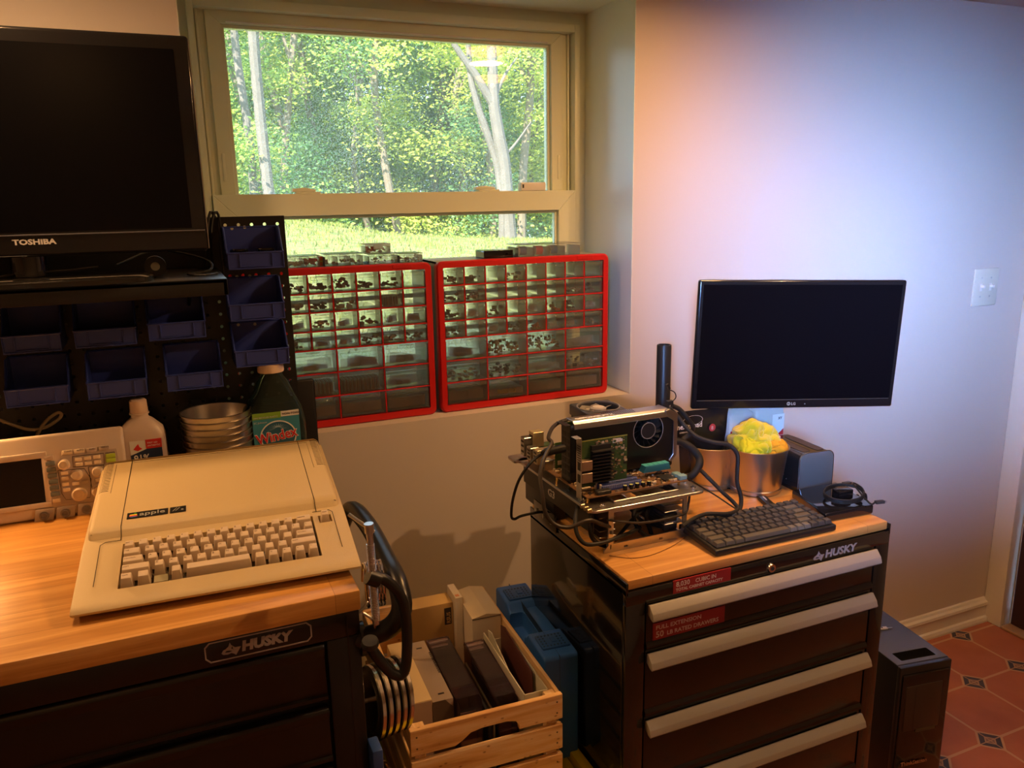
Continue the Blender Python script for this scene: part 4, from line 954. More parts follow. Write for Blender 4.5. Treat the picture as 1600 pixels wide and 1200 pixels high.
# small boxes on the cabinets
ct = -.0115+CH-.0018
clr = clear('clear_box', (.98, .985, .99), .13, .08, (.80, .85, .9))
def clear_box(x0, x1, y0, y1, z0, h, label, fills, group=None, nd=0, lidc=None):
    t = thing('clear_case', ((x0+x1)/2, (y0+y1)/2, z0), label, 'plastic case', group=group)
    Mi = T(-(x0+x1)/2, -(y0+y1)/2, -z0); th = .0014
    b = MB(); b.box(x0, x1, y0, y0+th, z0, z0+h*.78, .0005, 1); b.box(x0, x1, y1-th, y1, z0, z0+h*.78); b.box(x0, x0+th, y0, y1, z0, z0+h*.78); b.box(x1-th, x1, y0, y1, z0, z0+h*.78); b.box(x0, x1, y0, y1, z0, z0+th)
    for k in range(nd): x = x0+(x1-x0)*(k+1)/(nd+1); b.box(x-.0005, x+.0005, y0, y1, z0, z0+h*.74)
    b.build('tray', clr, t, M=Mi)
    b = MB(); b.box(x0-.001, x1+.001, y0-.001, y1+.001, z0+h-.0016, z0+h, .0006, 1); b.box(x0-.001, x1+.001, y0-.001, y0+.0002, z0+h*.74, z0+h); b.box((x0+x1)/2-.012, (x0+x1)/2+.012, y0-.003, y0-.001, z0+h*.45, z0+h*.95, .0006, 1)
    b.build('lid', lidc or clr, t, M=Mi)
    if fills:
        b = MB(); rg = random.Random(int(x0*1000))
        for (a0, a1, mm, hh, sz) in fills:
            X0_, X1_ = x0+(x1-x0)*a0, x0+(x1-x0)*a1
            for k in range(13):
                s_ = sz*rg.uniform(.6, 1.2); x, y, z = rg.uniform(X0_+s_, X1_-s_), rg.uniform(y0+.004, y1-.02), z0+.002+rg.random()*h*hh
                b.box(-s_, s_, -s_, s_, -s_*.6, s_*.6, .0006, 1, M=T(x, y, z+s_*.5) @ RZ(rg.random()*3) @ RX(rg.random()), m=mm)
        tag(b.build('case_contents', None, smooth=False), label.split(',')[0]+': the small pieces inside it', 'small parts', kind='stuff')
pink = mat('pink_plastic', (.72, .05, .12), .4)
def xs(px, Y=.05): return onY(px, 400, Y).x
clear_box(xs(449), xs(499), .05, .12, ct, .028, 'flat clear case with pink pieces, leftmost on the left red cabinet', [(0, .5, JC[2], .3, .004), (.52, .95, pink, .45, .005)], nd=1)
b = MB(); b.box(-.005, .005, -.012, .012, 0, .024, .001, m=mat('orange_plastic', (.65, .12, .02), .4)); b.box(-.005, .005, -.0125, .0125, .010, .014, m=JC[7]); o = b.build('fuse_pack', None); o.location = (xs(502), .075, ct); tag(o, 'thin orange upright pack between two clear cases', 'small pack')
clear_box(xs(506), xs(566), .045, .12, ct, .030, 'blue tinted clear case with grey pieces on the left red cabinet', [(0, .98, JC[1], .35, .004)], nd=2)
clear_box(xs(575), xs(620), .045, .11, ct, .026, 'clear case carrying a smaller case on the left red cabinet', [(0, .98, JC[1], .4, .003)])
clear_box(xs(571), xs(610), .047, .10, ct+.0265, .024, 'smallest clear case with a white lid stacked on another case', [(.05, .5, JC[6], .45, .004), (.5, .95, JC[5], .45, .003)], lidc=clear('whitish_lid', (.9, .93, .97), .5, .1, (.8, .85, .9)))
clear_box(xs(623), xs(659), .045, .115, ct, .024, 'clear case of small nuts, rightmost on the left red cabinet', [(0, .5, JC[0], .35, .003), (.5, .98, JC[5], .35, .0025)])
bbx = thing('media_box', (xs(775), .06, ct), 'small flat black box lying on the right red cabinet', 'black box')
MB().box(-.042, .042, -.03, .035, 0, .022, .0015).build('case', blackg, bbx); MB().box(.020, .026, -.0306, -.03, .008, .014).build('port', screenm, bbx); b = MB(); b.box(-.0425, -.0418, -.028, .033, .004, .018, m=mat('olive_side', (.28, .30, .10), .5)); b.build('side_panel', None, bbx)
clear_box(xs(806), xs(902), .035, .115, ct, .034, 'long clear organiser with red and blue reels on the right red cabinet', [], nd=3)
for k, (a, mm, nm) in enumerate(((.12, mat('blue_reel', (.05, .12, .32), .4), 'dark blue'), (.38, pink, 'red'), (.62, mat('blue_reel2', (.04, .16, .42), .4), 'bright blue'))):
    x0_, x1_ = xs(806), xs(902); b = MB(); b.cyl((x0_+(x1_-x0_)*(a-.055), .062, ct+.0155), (x0_+(x1_-x0_)*(a+.055), .062, ct+.0155), .0125, n=28, m=mm); b.cyl((x0_+(x1_-x0_)*(a-.06), .062, ct+.0155), (x0_+(x1_-x0_)*(a-.055), .062, ct+.0155), .0135, n=28, m=white)
    tag(b.build('wire_reel', None), nm+' reel inside the long clear organiser on the right cabinet', 'reel', 'reels in the clear organiser')
# ================================================================== RIGHT: DRAWER CABINET
CZ = -.162; XL, XR, YF, YB = .094, .770, -.790, -.355
maple = wood('maple_top', (.52, .24, .06), (.62, .31, .085), (.72, .39, .12), 0, .8, .4, plank=.11)
gcab = mat('gloss_black_steel', (.006, .006, .0065), .12, spec=.6, coat=.5)
dface = mat('dark_drawer', (.008, .006, .005), .25, coat=.2)
hand = mat('satin_grey_handle', (.36, .34, .31), .38)
tc_ = thing('tool_cabinet', (.43, -.57, FL), 'black rolling drawer cabinet with wooden top and pale grey handles, at the right', 'tool cabinet')
Mi = T(-.43, .57, -FL)
b = MB(); b.prism([(XL+.006, YF+.004), (XR-.006, YF+.004), (XR-.006, YB), (XL+.006, YB)], CZ-.020, CZ, 'z', bev=.003); b.build('top', maple, tc_, M=Mi, label='maple coloured wooden top')
b = MB(); b.box(XL, XR, YF+.012, YB, FL+.12, CZ-.0205, .003)
b.box(XL, XL+.005, YF, YB, CZ-.03, CZ-.004, .001); b.box(XR-.005, XR, YF, YB, CZ-.03, CZ-.006, .001)
b.box(XL, XR, YF, YF+.012, CZ-.052, CZ-.0215, .002); b.box(XL, .137, YF, YF+.012, FL+.12, CZ-.05, .002); b.box(.730, XR, YF, YF+.012, FL+.12, CZ-.05, .002)
b.build('body', gcab, tc_, M=Mi)
hz = [-.232, -.336, -.484, -.640, -.80]
for k, z in enumerate(hz):
    zb = (hz[k+1]+.022) if k < 4 else -.93
    d = MB(); d.box(.140, .727, YF+.001, YF+.012, zb, z+.020, .002); d.prism([(YF+.001, zb), (YF-.003, zb+.002), (YF-.003, zb+.010), (YF+.001, zb+.016)], .140, .727, 'x'); o = d.build('drawer', dface, tc_, M=Mi)
    h = MB(); h.prism([(YF-.002, z+.014), (YF-.008, z+.016), (YF-.020, z+.002), (YF-.024, z-.010), (YF-.021, z-.014), (YF-.012, z-.011), (YF-.002, z-.004)], .141, .726, 'x', bev=.001); h.build('handle', hand, o, M=Mi)
for x in (XL+.06, XR-.06):
    for y in (YF+.06, YB-.05):
        b = MB(); b.box(x-.03, x+.03, y-.03, y+.03, FL+.10, FL+.12, .003, m=cabm); b.cyl((x-.014, y, FL+.05), (x+.014, y, FL+.05), .05, n=24, m=rubber); b.box(x-.02, x-.016, y-.02, y+.02, FL+.04, FL+.105); b.box(x+.016, x+.02, y-.02, y+.02, FL+.04, FL+.105)
        b.build('caster', steel, tc_, M=Mi)
b = MB(); b.lathe([(0, .005), (.0085, .0045), (.0105, .0), (.0105, -.002)], 28, M=T(.438, YF-.001, -.203) @ RX(PI/2)); b.box(-.0008, .0008, -.0065, -.006, -.003, .003, M=T(.438, YF-.0005, -.203), m=black); b.lathe([(.0045, .0052), (.004, .0058), (0, .0058)], 20, M=T(.438, YF-.001, -.203) @ RX(PI/2), m=darkp)
b.build('lock', chrome, tc_, M=Mi)
Mm = T(.583, YF-.0005, -.2105) @ FRONT; b = MB(); b.text('HUSKY', .0235, Mm, bold=.0008, ext=.0005, shear=.10, sx=1.16); dog(b, .0265, T(.5505, YF-.0005, -.2125) @ FRONT, None); b.build('badge', logo_m, tc_, M=Mi)
rl = mat('dark_red_label', (.30, .018, .025), .4); wt = mat('label_lettering', (.72, .62, .60), .5)
def sticker(x, z0, w, h, l1, l2, nm):
    b = MB(); b.box(x, x+w, YF-.0012, YF+.0016, z0, z0+h, m=rl)
    for t_, zz, sz, sx, xx in l1+l2: b.text(t_, sz, T(x+xx, YF-.0014, z0+zz) @ FRONT, m=wt, bold=.0002, ext=.0001, sx=sx)
    b.build('sticker', None, tc_, M=Mi, label=nm, smooth=False)
sticker(.199, -.2125, .138, .0265, [('8,030', .0125, .014, 1, .007)][:0]+[('8,030', .0138, .0125, .95, .0065)][:0], [], 'x') if False else None
def stk(x, z0, w, h, lines, nm):
    b = MB(); b.box(x, x+w, YF-.0014, YF+.0016, z0, z0+h, m=rl)
    for t_, xx, zz, sz, sx in lines: b.text(t_, sz, T(x+xx, YF-.0016, z0+zz) @ FRONT, m=wt, bold=.00022, ext=.0001, sx=sx)
    b.build('sticker', None, tc_, M=Mi, label=nm, smooth=False)
stk(.199, -.2085, .137, .027, [('8,030', .006, .0138, .0148, .98), ('CUBIC IN', .051, .0140, .0118, 1.0), ('TOTAL CABINET CAPACITY', .006, .0042, .0085, 1.04)], 'dark red sticker reading 8,030 cubic in total cabinet capacity')
stk(.155, -.2975, .170, .036, [('FULL EXTENSION', .006, .0215, .0122, 1.12), ('50', .006, .0050, .0180, 1.05), ('LB RATED DRAWERS', .032, .0055, .0122, 1.08)], 'dark red sticker reading full extension 50 lb rated drawers')
b = MB(); b.box(XL-.004, XL-.0005, -.50, -.385, -.178, -.135, .002); 
for y in (-.48, -.44, -.40): b.cyl((XL-.007, y, -.158), (XL-.004, y, -.158), .005, n=12, m=steel)
b.build('side_bracket', gcab, tc_, M=Mi)
# ------------------------------------------------ monitor on its pole arm
def RZYX(a, b_, c): return RZ(a) @ RX(b_) @ RY(c)
k_ = .82
mc = CPOS+(Vector((1.062, -.166, .106))-CPOS)*k_; mw, mh = .63*k_, .386*k_
MM = T(*mc) @ RZYX(-.313, .012, .028)
mon = thing('monitor', (0, 0, 0), 'black flat monitor held up by the pole arm above the right cabinet', 'monitor', M=MM)
b = MB(); b.box(-mw/2, mw/2, 0, .016, -mh/2, mh/2, .005, 3); b.box(-mw*.36, mw*.36, .014, .045, -mh*.42, mh*.30, .010, 3); b.build('casing', mat('monitor_gloss', (.007, .007, .008), .2, coat=.2), mon)
MB().box(-mw/2+.011, mw/2-.011, -.0007, .002, -mh/2+.024, mh/2-.011).build('screen', screenm, mon, label='dark switched off screen')
b = MB(); b.tube([(-mw/2+.012, -.001, -mh/2+.022), (mw/2-.012, -.001, -mh/2+.022)], .0006, 4, smooth=0); b.build('bezel_line', mat('dim_line', (.06, .06, .06), .3), mon)
b = MB(); lm = mat('lg_grey', (.40, .38, .36), .4); b.lathe([(.0044, 0), (.0044, .0004), (.0030, .0004), (.0030, 0)], 24, M=T(-.012, -.0001, -mh/2+.0115) @ RX(PI/2)); b.box(-.0125, -.0115, -.0006, 0, -mh/2+.009, -mh/2+.014); b.box(-.0125, -.009, -.0006, 0, -mh/2+.009, -mh/2+.0098)
b.text('LG', .0095, T(-.0055, -.0003, -mh/2+.008) @ FRONT, bold=.0002, ext=.0002); b.build('lettering', lm, mon); MB().lathe([(0, .0006), (.0015, .0004), (.0016, 0)], 10, M=T(.03, -.0001, -mh/2+.0105) @ RX(PI/2)).build('led', mat('led_dim', (.2, .2, .2), .3), mon)
pt = onY(1036, 538, -.37)
arm = thing('pole_stand', (pt.x, -.375, CZ), 'black round pole with arm clamped at the back of the right cabinet, carrying the monitor', 'monitor arm')
Ai = T(-pt.x, .375, -CZ); px_ = pt.x
b = MB(); b.lathe([(.0165, 0), (.0175, .004), (.0175, pt.z-CZ-.002), (.0165, pt.z-CZ), (.0145, pt.z-CZ), (.0145, pt.z-CZ-.03), (0, pt.z-CZ-.03)], 32); b.build('pole', mat('pole_black', (.016, .016, .016), .38), arm)
b = MB(); b.box(px_-.04, px_+.04, -.41, -.345, CZ, CZ+.012, .003); b.box(px_-.03, px_+.03, -.354, -.346, CZ-.07, CZ+.012, .002); b.box(px_-.03, px_+.03, -.40, -.346, CZ-.075, CZ-.066, .002); b.cyl((px_, -.375, CZ-.068), (px_, -.375, CZ-.024), .006, n=14)
b.build('clamp', black, arm, M=Ai)
mb_ = MM @ Vector((0, .055, -.02))
b = MB(); b.lathe([(.0182, 0), (.026, .0), (.026, .04), (.0182, .04)], 28, M=T(px_, -.375, -.105)); b.tube([(px_, -.375, -.085), (px_+.10, -.25, -.085), (px_+.20, -.22, -.085)], .015, 12, smooth=0); b.cyl((px_+.20, -.22, -.105), (px_+.20, -.22, -.05), .019, n=20)
b.tube([(px_+.20, -.22, -.06), (mb_.x+.02, -.25, -.01), tuple(mb_+Vector((.0, .03, -.03)))], .014, 12, smooth=0); b.tube([tuple(mb_+Vector((.0, .035, -.03))), tuple(mb_)], .018, 12, smooth=0)
b.box(-.05, .05, .045, .053, -.07, .03, .003, M=MM); b.build('arm', black, arm, M=Ai)
# ------------------------------------------------ two pots, towels, pouch, jugs
pot(CZ+.0005, (.637, -.500), 'silver metal pot stuffed with yellow cloths on the right cabinet', h=.112, rt=.0745, rb=.062)
pot(CZ+.0005, (.560, -.405-.02), 'silver metal pot holding a black pouch, behind the open computer', h=.108, rt=.066, rb=.052)
yc = mat('yellow_microfibre', (.62, .50, .006), .9, bump=.8, bscale=500, sheen=.3, var=.15, vscale=10)
rgc = random.Random(11)
def cloth(cx, cy, cz, r, hz_, sd, m, label, fold=7, amp=.35):
    b = MB(); bb = bmesh.new(); bmesh.ops.create_icosphere(bb, subdivisions=5, radius=1)
    for v in bb.verts:
        p = v.co.copy(); n = noise.noise(p*1.3+Vector((sd, 0, 0)))*.35; a = math.atan2(p.y, p.x)
        fo = abs(math.sin(fold*.5*(p.x*1.3+p.z*1.1+noise.noise(p*1.7+Vector((0, sd, 0)))*1.6)+sd))
        q = 1+n+amp*(fo**.5-.6)*.6+noise.noise(p*9+Vector((sd, sd, 0)))*.025
        v.co = Vector((p.x*r*q, p.y*r*q, p.z*hz_*q))
    b.merge(bb, T(cx, cy, cz)); o = b.build('cleaning_cloth', m, loc=(cx, cy, cz-.0)); tag(o, label, 'cloth'); return o
cloth(.632, -.495, CZ+.122, .050, .048, 1.3, yc, 'large crumpled yellow cloth at the top of the cloth filled pot', 5, .55)
cloth(.612, -.515, CZ+.110, .036, .030, 4.1, mat('bright_yellow_cloth', (.60, .54, .008), .9, bump=.7, bscale=500), 'bright yellow cloth at the left rim of the cloth filled pot', 6)
cloth(.660, -.520, CZ+.110, .032, .024, 7.7, mat('orange_yellow_cloth', (.70, .34, .01), .9, bump=.7, bscale=500), 'orange yellow cloth at the right front rim of the cloth filled pot', 6)
cloth(.680, -.495, CZ+.124, .020, .022, 2.2, mat('pale_pink_cloth', (.75, .60, .50), .9, bump=.5, bscale=500), 'small pale pink cloth tucked at the right of the yellow cloths', 5)
# pouch in the left pot
pz = onY(1060, 643, -.405).z; tl, tr2, bl2, br2 = onY(1056, 643, -.41), onY(1136, 648, -.41), onY(1068, 712, -.42), onY(1122, 712, -.42)
po = thing('pouch', ((tl.x+tr2.x)/2, -.415, CZ+.03), 'black zip pouch with white lettering standing in the pot behind the open computer', 'pouch')
Mi = T(-(tl.x+tr2.x)/2, .415, -CZ-.03)
b = MB(); bb = bmesh.new(); nx, nz = 24, 20; gr = []
xl0, xr0, zt, zb = tl.x, tr2.x, tl.z, CZ+.035
for sgn in (-1, 1):
    G = []
    for j in range(nz+1):
        f = j/nz; row = []
        for i in range(nx+1):
            g_ = i/nx; z = zb+(zt-zb)*f; cx = (xl0+xr0)/2; hwid = (xr0-xl0)/2*(.80+.20*f)
            th = .010*math.sin(PI*g_)**.5*math.sin(PI*min(1, f*1.02))**.6+.0006
            row.append(bb.verts.new((cx+hwid*(2*g_-1), -.415+sgn*th+.002*noise.noise(Vector((g_*4, f*4, sgn))), z-.006*g_*f)))
        G.append(row)
    for j in range(nz):
        for i in range(nx): bb.faces.new((G[j][i], G[j][i+1], G[j+1][i+1], G[j+1][i]))
b.merge(bb); b.build('bag', mat('glossy_pouch', (.012, .011, .012), .22, bump=.3, bscale=25), po, M=Mi)
b = MB(); wl = mat('pouch_print', (.68, .64, .62), .5)
yy = -.4275; q1 = onY(1062, 671, yy)
b.text('nexus pad', .0185, T(q1.x-.008, yy, q1.z-.001) @ FRONT, m=wl, bold=.0003, ext=.0002, sx=.98)
q8 = onY(1113, 668, yy); b.lathe([(0, .0004), (.0095, .0004), (.0095, 0)], 28, M=T(q8.x, yy, q8.z) @ RX(PI/2), m=mat('red_dot', (.45, .04, .05), .5)); b.text('8', .0135, T(q8.x-.0038, yy-.0006, q8.z-.0048) @ FRONT, m=wl, ext=.0002)
b.text('SCREEN PAD', .0045, T(q1.x, yy, q1.z-.011) @ FRONT, m=wl, ext=.0002); b.lathe([(.022, 0), (.022, .0003), (.0212, .0003), (.0212, 0)], 32, M=T(q1.x+.038, yy, q1.z+.018) @ RX(PI/2) @ Matrix.Diagonal((1.3, .55, 1, 1)), m=wl)
b.box((xl0+xr0)/2-.035, (xl0+xr0)/2+.037, -.4175, -.4165, zt-.018, zt-.0165, m=mat('dark_brown', (.08, .03, .02), .4))
b.build('lettering', None, po, M=Mi, smooth=False)
jugm = mat('cloudy_jug', (.56, .54, .50), .4)
def jug(x0, x1, y, top, label, lab):
    cx, w = (x0+x1)/2, (x1-x0); t = thing('solvent_jug', (cx, y, CZ), label, 'jug')
    b = MB(); H = top-CZ
    loft(b, [(0, w*.46, .028, 6), (.004, w*.5, .030, 6), (H-.004, w*.5, .030, 6), (H, w*.47, .028, 6), (H+.014, w*.25, .02, 3), (H+.016, .016, .016, 2), (H+.03, .016, .016, 2)]); b.build('body', jugm, t)
    b = MB(); lab(b, -w/2, w/2, -.0305, H); b.build('label', None, t, smooth=False); b = MB(); b.lathe([(0, H+.02), (.0195, H+.02), (.0195, H+.038), (0, H+.038)], 24); b.build('cap', white, t)
def lab1(b, a, c, y, H):
    b.box(a+.006, a+.05, y-.0004, y+.003, .018, H-.042, m=mat('red_label', (.62, .03, .03), .5)); b.text('Alcohol', .011, T(a+.008, y-.0008, H-.058) @ FRONT, m=wl, bold=.0003, ext=.0002); b.text('Isopropyl', .005, T(a+.009, y-.0008, H-.047) @ FRONT, m=wl, ext=.0002)
    b.text('99.9%', .0065, T(a+.011, y-.0006, H-.036) @ FRONT, m=rl, bold=.0002, ext=.0002); b.text('99', .014, T(a+.009, y-.0008, .045) @ FRONT, m=wl, bold=.0003, ext=.0002)
    for k in range(5): b.box(a+.009, a+.040-.004*(k % 2), y-.0006, y, H-.07-k*.006, H-.0685-k*.006, m=wl)
def lab2(b, a, c, y, H):
    b.box(c-.042, c-.004, y-.0004, y+.003, .02, H-.018, m=paper); b.text('XY', .009, T(c-.024, y-.0008, H-.032) @ FRONT, m=mat('dark_print', (.05, .04, .04), .6), bold=.0003, ext=.0002)
    b.prism([(c-.028, H-.075), (c-.005, H-.075), (c-.005, H-.058)], y-.0008, y, 'y', m=mat('red_label', (.62, .03, .03), .5))
ja, jb, jc = onY(1128, 641, -.385).x, onY(1168, 641, -.385).x, onY(1214, 641, -.385).x; jt = onY(1150, 642, -.385).z
jug(ja, jb-.001, -.387, jt, 'cloudy white jug with red label behind the cloth filled pot', lab1); jug(jb+.001, jc, -.387, jt+.004, 'cloudy white jug with pale label behind the cloth filled pot', lab2)
# ------------------------------------------------ disk dock
dkx = thing('disk_dock', (.762, -.498, CZ+.0), 'glossy dark two slot disk dock with grey end plates beside the cloth filled pot', 'disk dock', rz=math.radians(-4))
w2, d2, h2 = .048, .078, .098
def rrect(hw, h, r, n=6, z0=0):
    P = [(-hw, z0), (hw, z0)]
    for cx, a0 in ((hw-r, 0), (-hw+r, PI/2)):
        for k in range(n+1): a = a0+k*PI/2/n; P.append((cx+r*math.cos(a), h-r+r*math.sin(a)))
    return P
b = MB(); b.prism(rrect(w2, h2, .018), -d2+.006, d2-.002, 'y', bev=.001, seg=1); b.prism([(x*1.0, z) for x, z in rrect(w2, .012, .003)], -d2+.002, d2, 'y')
b.build('body', mat('dock_gloss', (.014, .013, .014), .1, coat=.5), dkx)
b = MB(); b.prism(rrect(w2+.001, h2+.001, .018), -d2, -d2+.006, 'y', bev=.0012); b.build('end_plate', mat('dock_grey', (.10, .11, .115), .35), dkx)
b = MB(); I = rrect(w2+.0012, h2+.0012, .018); b.tube([(x, -d2+.001, z) for x, z in I[1:]] + [(-w2-.0012, -d2+.001, 0)], .0012, 6, smooth=0); b.build('end_plate_rim', mat('dock_rim', (.45, .46, .48), .25, metal=1), dkx)
for x in (-.020, .020):
    b = MB(); loft(b, [(h2-.0012, .012, .062, 6), (h2+.0007, .012, .062, 6)], 36, M=T(x, -.002, 0)); b.build('slot_lid', mat('slot_dark', (.03, .022, .024), .3), dkx)
    b = MB(); P = [(x+.0125*math.copysign(abs(math.cos(t))**.35, math.cos(t)), -.002+.0625*math.copysign(abs(math.sin(t))**.35, math.sin(t)), h2+.0005) for t in [2*PI*k/36 for k in range(36)]]; b.tube(P, .0006, 4, closed=True, smooth=0); b.build('slot_edge', black, dkx)
b = MB()
for y, z in ((.03, .03), (.015, .036), (-.02, .030), (-.03, .022)): b.cyl((-w2-.0006, y, z), (-w2, y, z), .0016, n=8)
b.build('side_marks', logo_m, dkx)
# glossy black slab (closed laptop like drive)
P1, P2, P3_, P4 = onZ(1224, 768, CZ+.022), onZ(1298, 806, CZ+.022), onZ(1361, 793, CZ+.022), onZ(1302, 757, CZ+.022)
P1 = Vector((.672, -.588, 0)); P2 = Vector((P2.x, -.735, 0)); P3_ = Vector((.768, -.742, 0)); P4 = Vector((.806, -.592, 0))
b = MB(); b.prism([(p.x, p.y) for p in (P1, P2, P3_, P4)], CZ+.0005, CZ+.021, 'z', bev=.004, seg=3); o = b.build('black_slab', mat('slab_gloss', (.008, .008, .010), .08, coat=.5)); tag(o, 'thin glossy black slab lying under the coiled cable at the cabinet corner', 'electronic device')
cb = thing('charger_cable', (.735, -.685, CZ+.0215), 'coiled black cable with two plugs lying on the glossy black slab', 'cable')
b = MB(); pts = []
for k in range(44):
    t = 2*PI*k/14; r_ = .047+.0030*math.sin(k*.9); pts.append((r_*1.05*math.cos(t), r_*.86*math.sin(t), .0045+.0018*(k//7)+.004*(1+math.sin(t*1.0+.6))))
pts = [(.052, .050, .010), (.02, .046, .012)]+pts[3:]+[(.02, -.055, .006), (.034, -.058, .005)]
b.tube(pts, .0021, 8, smooth=4); b.build('cord', rubber, cb)
b = MB(); b.box(-.011, .011, -.005, .005, -.003, .004, .0015, M=T(.062, .052, .010) @ RZ(-.1)); b.box(-.011, .011, -.005, .005, -.003, .004, .0015, M=T(.046, -.060, .005) @ RZ(-.2)); b.build('plug', darkp, cb)
b = MB(); b.box(.011, .016, -.0035, .0035, -.0015, .003, M=T(.062, .052, .010) @ RZ(-.1)); b.box(.011, .016, -.0035, .0035, -.0015, .003, M=T(.046, -.060, .005) @ RZ(-.2)); b.build('plug_tip', steel, cb)
b = MB(); b.box(-.022, .018, -.012, .014, 0, .024, .003, M=T(.737, -.682, CZ+.0215) @ RZ(-.1)); o = b.build('power_adapter', blackg); tag(o, 'small glossy black block inside the coiled cable', 'power adapter')
b = MB(); 
b.tube([(.812, -.60, CZ+.002), (.806, -.615, CZ+.03), (.815, -.63, CZ+.034), (.822, -.615, CZ+.02), (.815, -.60, CZ+.006)], .0035, 8, smooth=5)
q = onY(1345, 783, -.60); b = MB(); zc = q.z
b.tube([(q.x-.022, -.60, zc-.02), (q.x-.020, -.60, zc+.012), (q.x-.010, -.60, zc+.014), (q.x-.006, -.60, zc-.01), (q.x+.002, -.60, zc+.010), (q.x+.012, -.60, zc+.016), (q.x+.016, -.60, zc), (q.x+.008, -.60, zc-.02), (q.x-.02, -.60, zc-.035), (.772, -.60, CZ-.012), (.768, -.61, CZ+.002), (.74, -.585, CZ+.004)], .004, 8, smooth=5)
tag(b.build('looped_cord', rubber), 'bunched black cord hanging over the right edge of the cabinet top', 'cable')
# ------------------------------------------------ mechanical keyboard
k0 = onZ(1119, 872, CZ); k1 = onZ(1307, 830, CZ); k2 = onZ(1251, 790, CZ); k3 = onZ(1072, 822, CZ)
ka = math.atan2(k1.y-k0.y, k1.x-k0.x); KW, KD = (k1-k0).length, .132
KB = T(k0.x, k0.y+.002, CZ+.0015) @ RZ(ka-.004) @ RX(.06)
kb = thing('keyboard', (0, 0, 0), 'compact grey and black mechanical keyboard on the right cabinet top', 'keyboard', M=KB)
b = MB(); b.box(0, KW, 0, KD, 0, .013, .003, 3); b.build('case', mat('keyboard_case', (.014, .014, .015), .4), kb)
kc = [mat('keycap_dark', (.055, .050, .046), .5), mat('keycap_olive', (.105, .095, .075), .5), mat('keycap_light', (.15, .145, .13), .5)]
UU = (KW-.012)/16.0; VV = (KD-.012)/6
KK2 = {}
def kcap(wu, ci):
    if (wu, ci) not in KK2:
        b = MB(); w = wu*UU-.0012; d_ = VV-.0014; b.box(-w/2, w/2, -d_/2, d_/2, 0, .0085, .0008, 1, taper=((w-.0045)/w, (d_-.0055)/d_)); o = b.build('key', kc[ci]); KK2[(wu, ci)] = o.data; bpy.data.objects.remove(o)
    return KK2[(wu, ci)]
lay = [[(1, 0)]+[(1, 0)]*13+[(1, 0), (1, 0)], [(1, 0)]*13+[(2, 1), (1, 0)], [(1.5, 1)]+[(1, 0)]*12+[(1.5, 1), (1, 0)], [(1.75, 1)]+[(1, 0)]*11+[(2.25, 1), (1, 0)], [(2.25, 1)]+[(1, 0)]*10+[(1.75, 1), (1, 0), (1, 0)], [(1.25, 1)]*3+[(6.25, 1), (1, 2), (1, 2), (1, 2), (1, 0), (1, 0), (1, 0)]]
for r_, row in enumerate(lay):
    u = 0
    for wu, ci in row:
        if u+wu > 16.01: break
        o = bpy.data.objects.new('key', kcap(wu, ci)); COL.objects.link(o); o.parent = kb; o.matrix_local = T(.006+(u+wu/2)*UU, .006+(5.5-r_)*VV, .0132+.0006*abs(r_-2.5)); u += wu
b = MB()
for r_, s_ in enumerate(("1234567890-=", "QWERTYUIOP[]", "ASDFGHJKL;'", "ZXCVBNM,./")):
    for i, ch in enumerate(s_): b.text(ch, .0042, T(.006+([1, 1.5, 1.75, 2.25][r_]+i+.28)*UU, .006+(4.62-r_)*VV, .0222) , ext=.0001)
b.build('key_legends', mat('legend_grey', (.35, .33, .30), .5), kb, smooth=False)
# small adapter dongle and its cord
dg = thing('video_adapter', (.600, -.600, CZ), 'small black cable adapter block lying behind the keyboard', 'adapter', rz=0)
g0, g1 = onZ(1190, 776, CZ+.008), onZ(1216, 800, CZ+.008); dv = (g1-g0); an = math.atan2(dv.y, dv.x)
b = MB(); b.box(0, dv.length, -.0095, .0095, 0, .011, .0018, 2, M=T(g0.x, g0.y, CZ+.0003) @ RZ(an)); b.build('body', black, dg, M=dg.matrix_world.inverted() if False else T(-.600, .600, -CZ))
b = MB(); b.box(.008, .030, -.0015, .0010, 0, .0003, M=T(g0.x, g0.y, CZ+.0114) @ RZ(an)); b.build('white_mark', wt, dg, M=T(-.600, .600, -CZ))
cd = [onZ(x, y, CZ+.003) for x, y in ((1112, 757), (1130, 762), (1150, 764), (1170, 769), (1189, 779))]; b = MB(); b.tube(cd, .0019, 8); b.box(-.009, .009, -.005, .005, 0, .008, .001, M=T(cd[0].x-.008, cd[0].y, CZ) @ RZ(-.1)); b.build('cord', rubber, dg, M=T(-.600, .600, -CZ))
# ------------------------------------------------ tower computer on the floor
tt = thing('tower_computer', (1.14, -.45, FL), 'black desktop tower computer standing on the tiled floor beside the right cabinet', 'computer tower')
tz = -.70; fl_, fr2 = onZ(1408, 1045, tz), onZ(1488, 1030, tz); ta = math.atan2(fr2.y-fl_.y, fr2.x-fl_.x); tw_ = (fr2-fl_).length
TM = T(fl_.x, fl_.y, FL) @ RZ(ta); Ti = T(-1.14, .45, -FL) @ TM; TH = tz-FL; TD = .40
b = MB(); b.box(0, tw_, .012, TD, .012, TH, .002); b.box(.0, tw_, 0, .014, .012, TH, .003); b.box(.01, tw_-.01, .02, TD-.02, 0, .012)
tb = b.build('chassis', mat('tower_dark', (.016, .016, .019), .32, coat=.1), tt, M=Ti)
cm_ = MB(); cm_.box(tw_*.16, tw_*.84, .030, .068, TH-.03, TH+.01, .003, M=Ti); cut(tb, cm_)
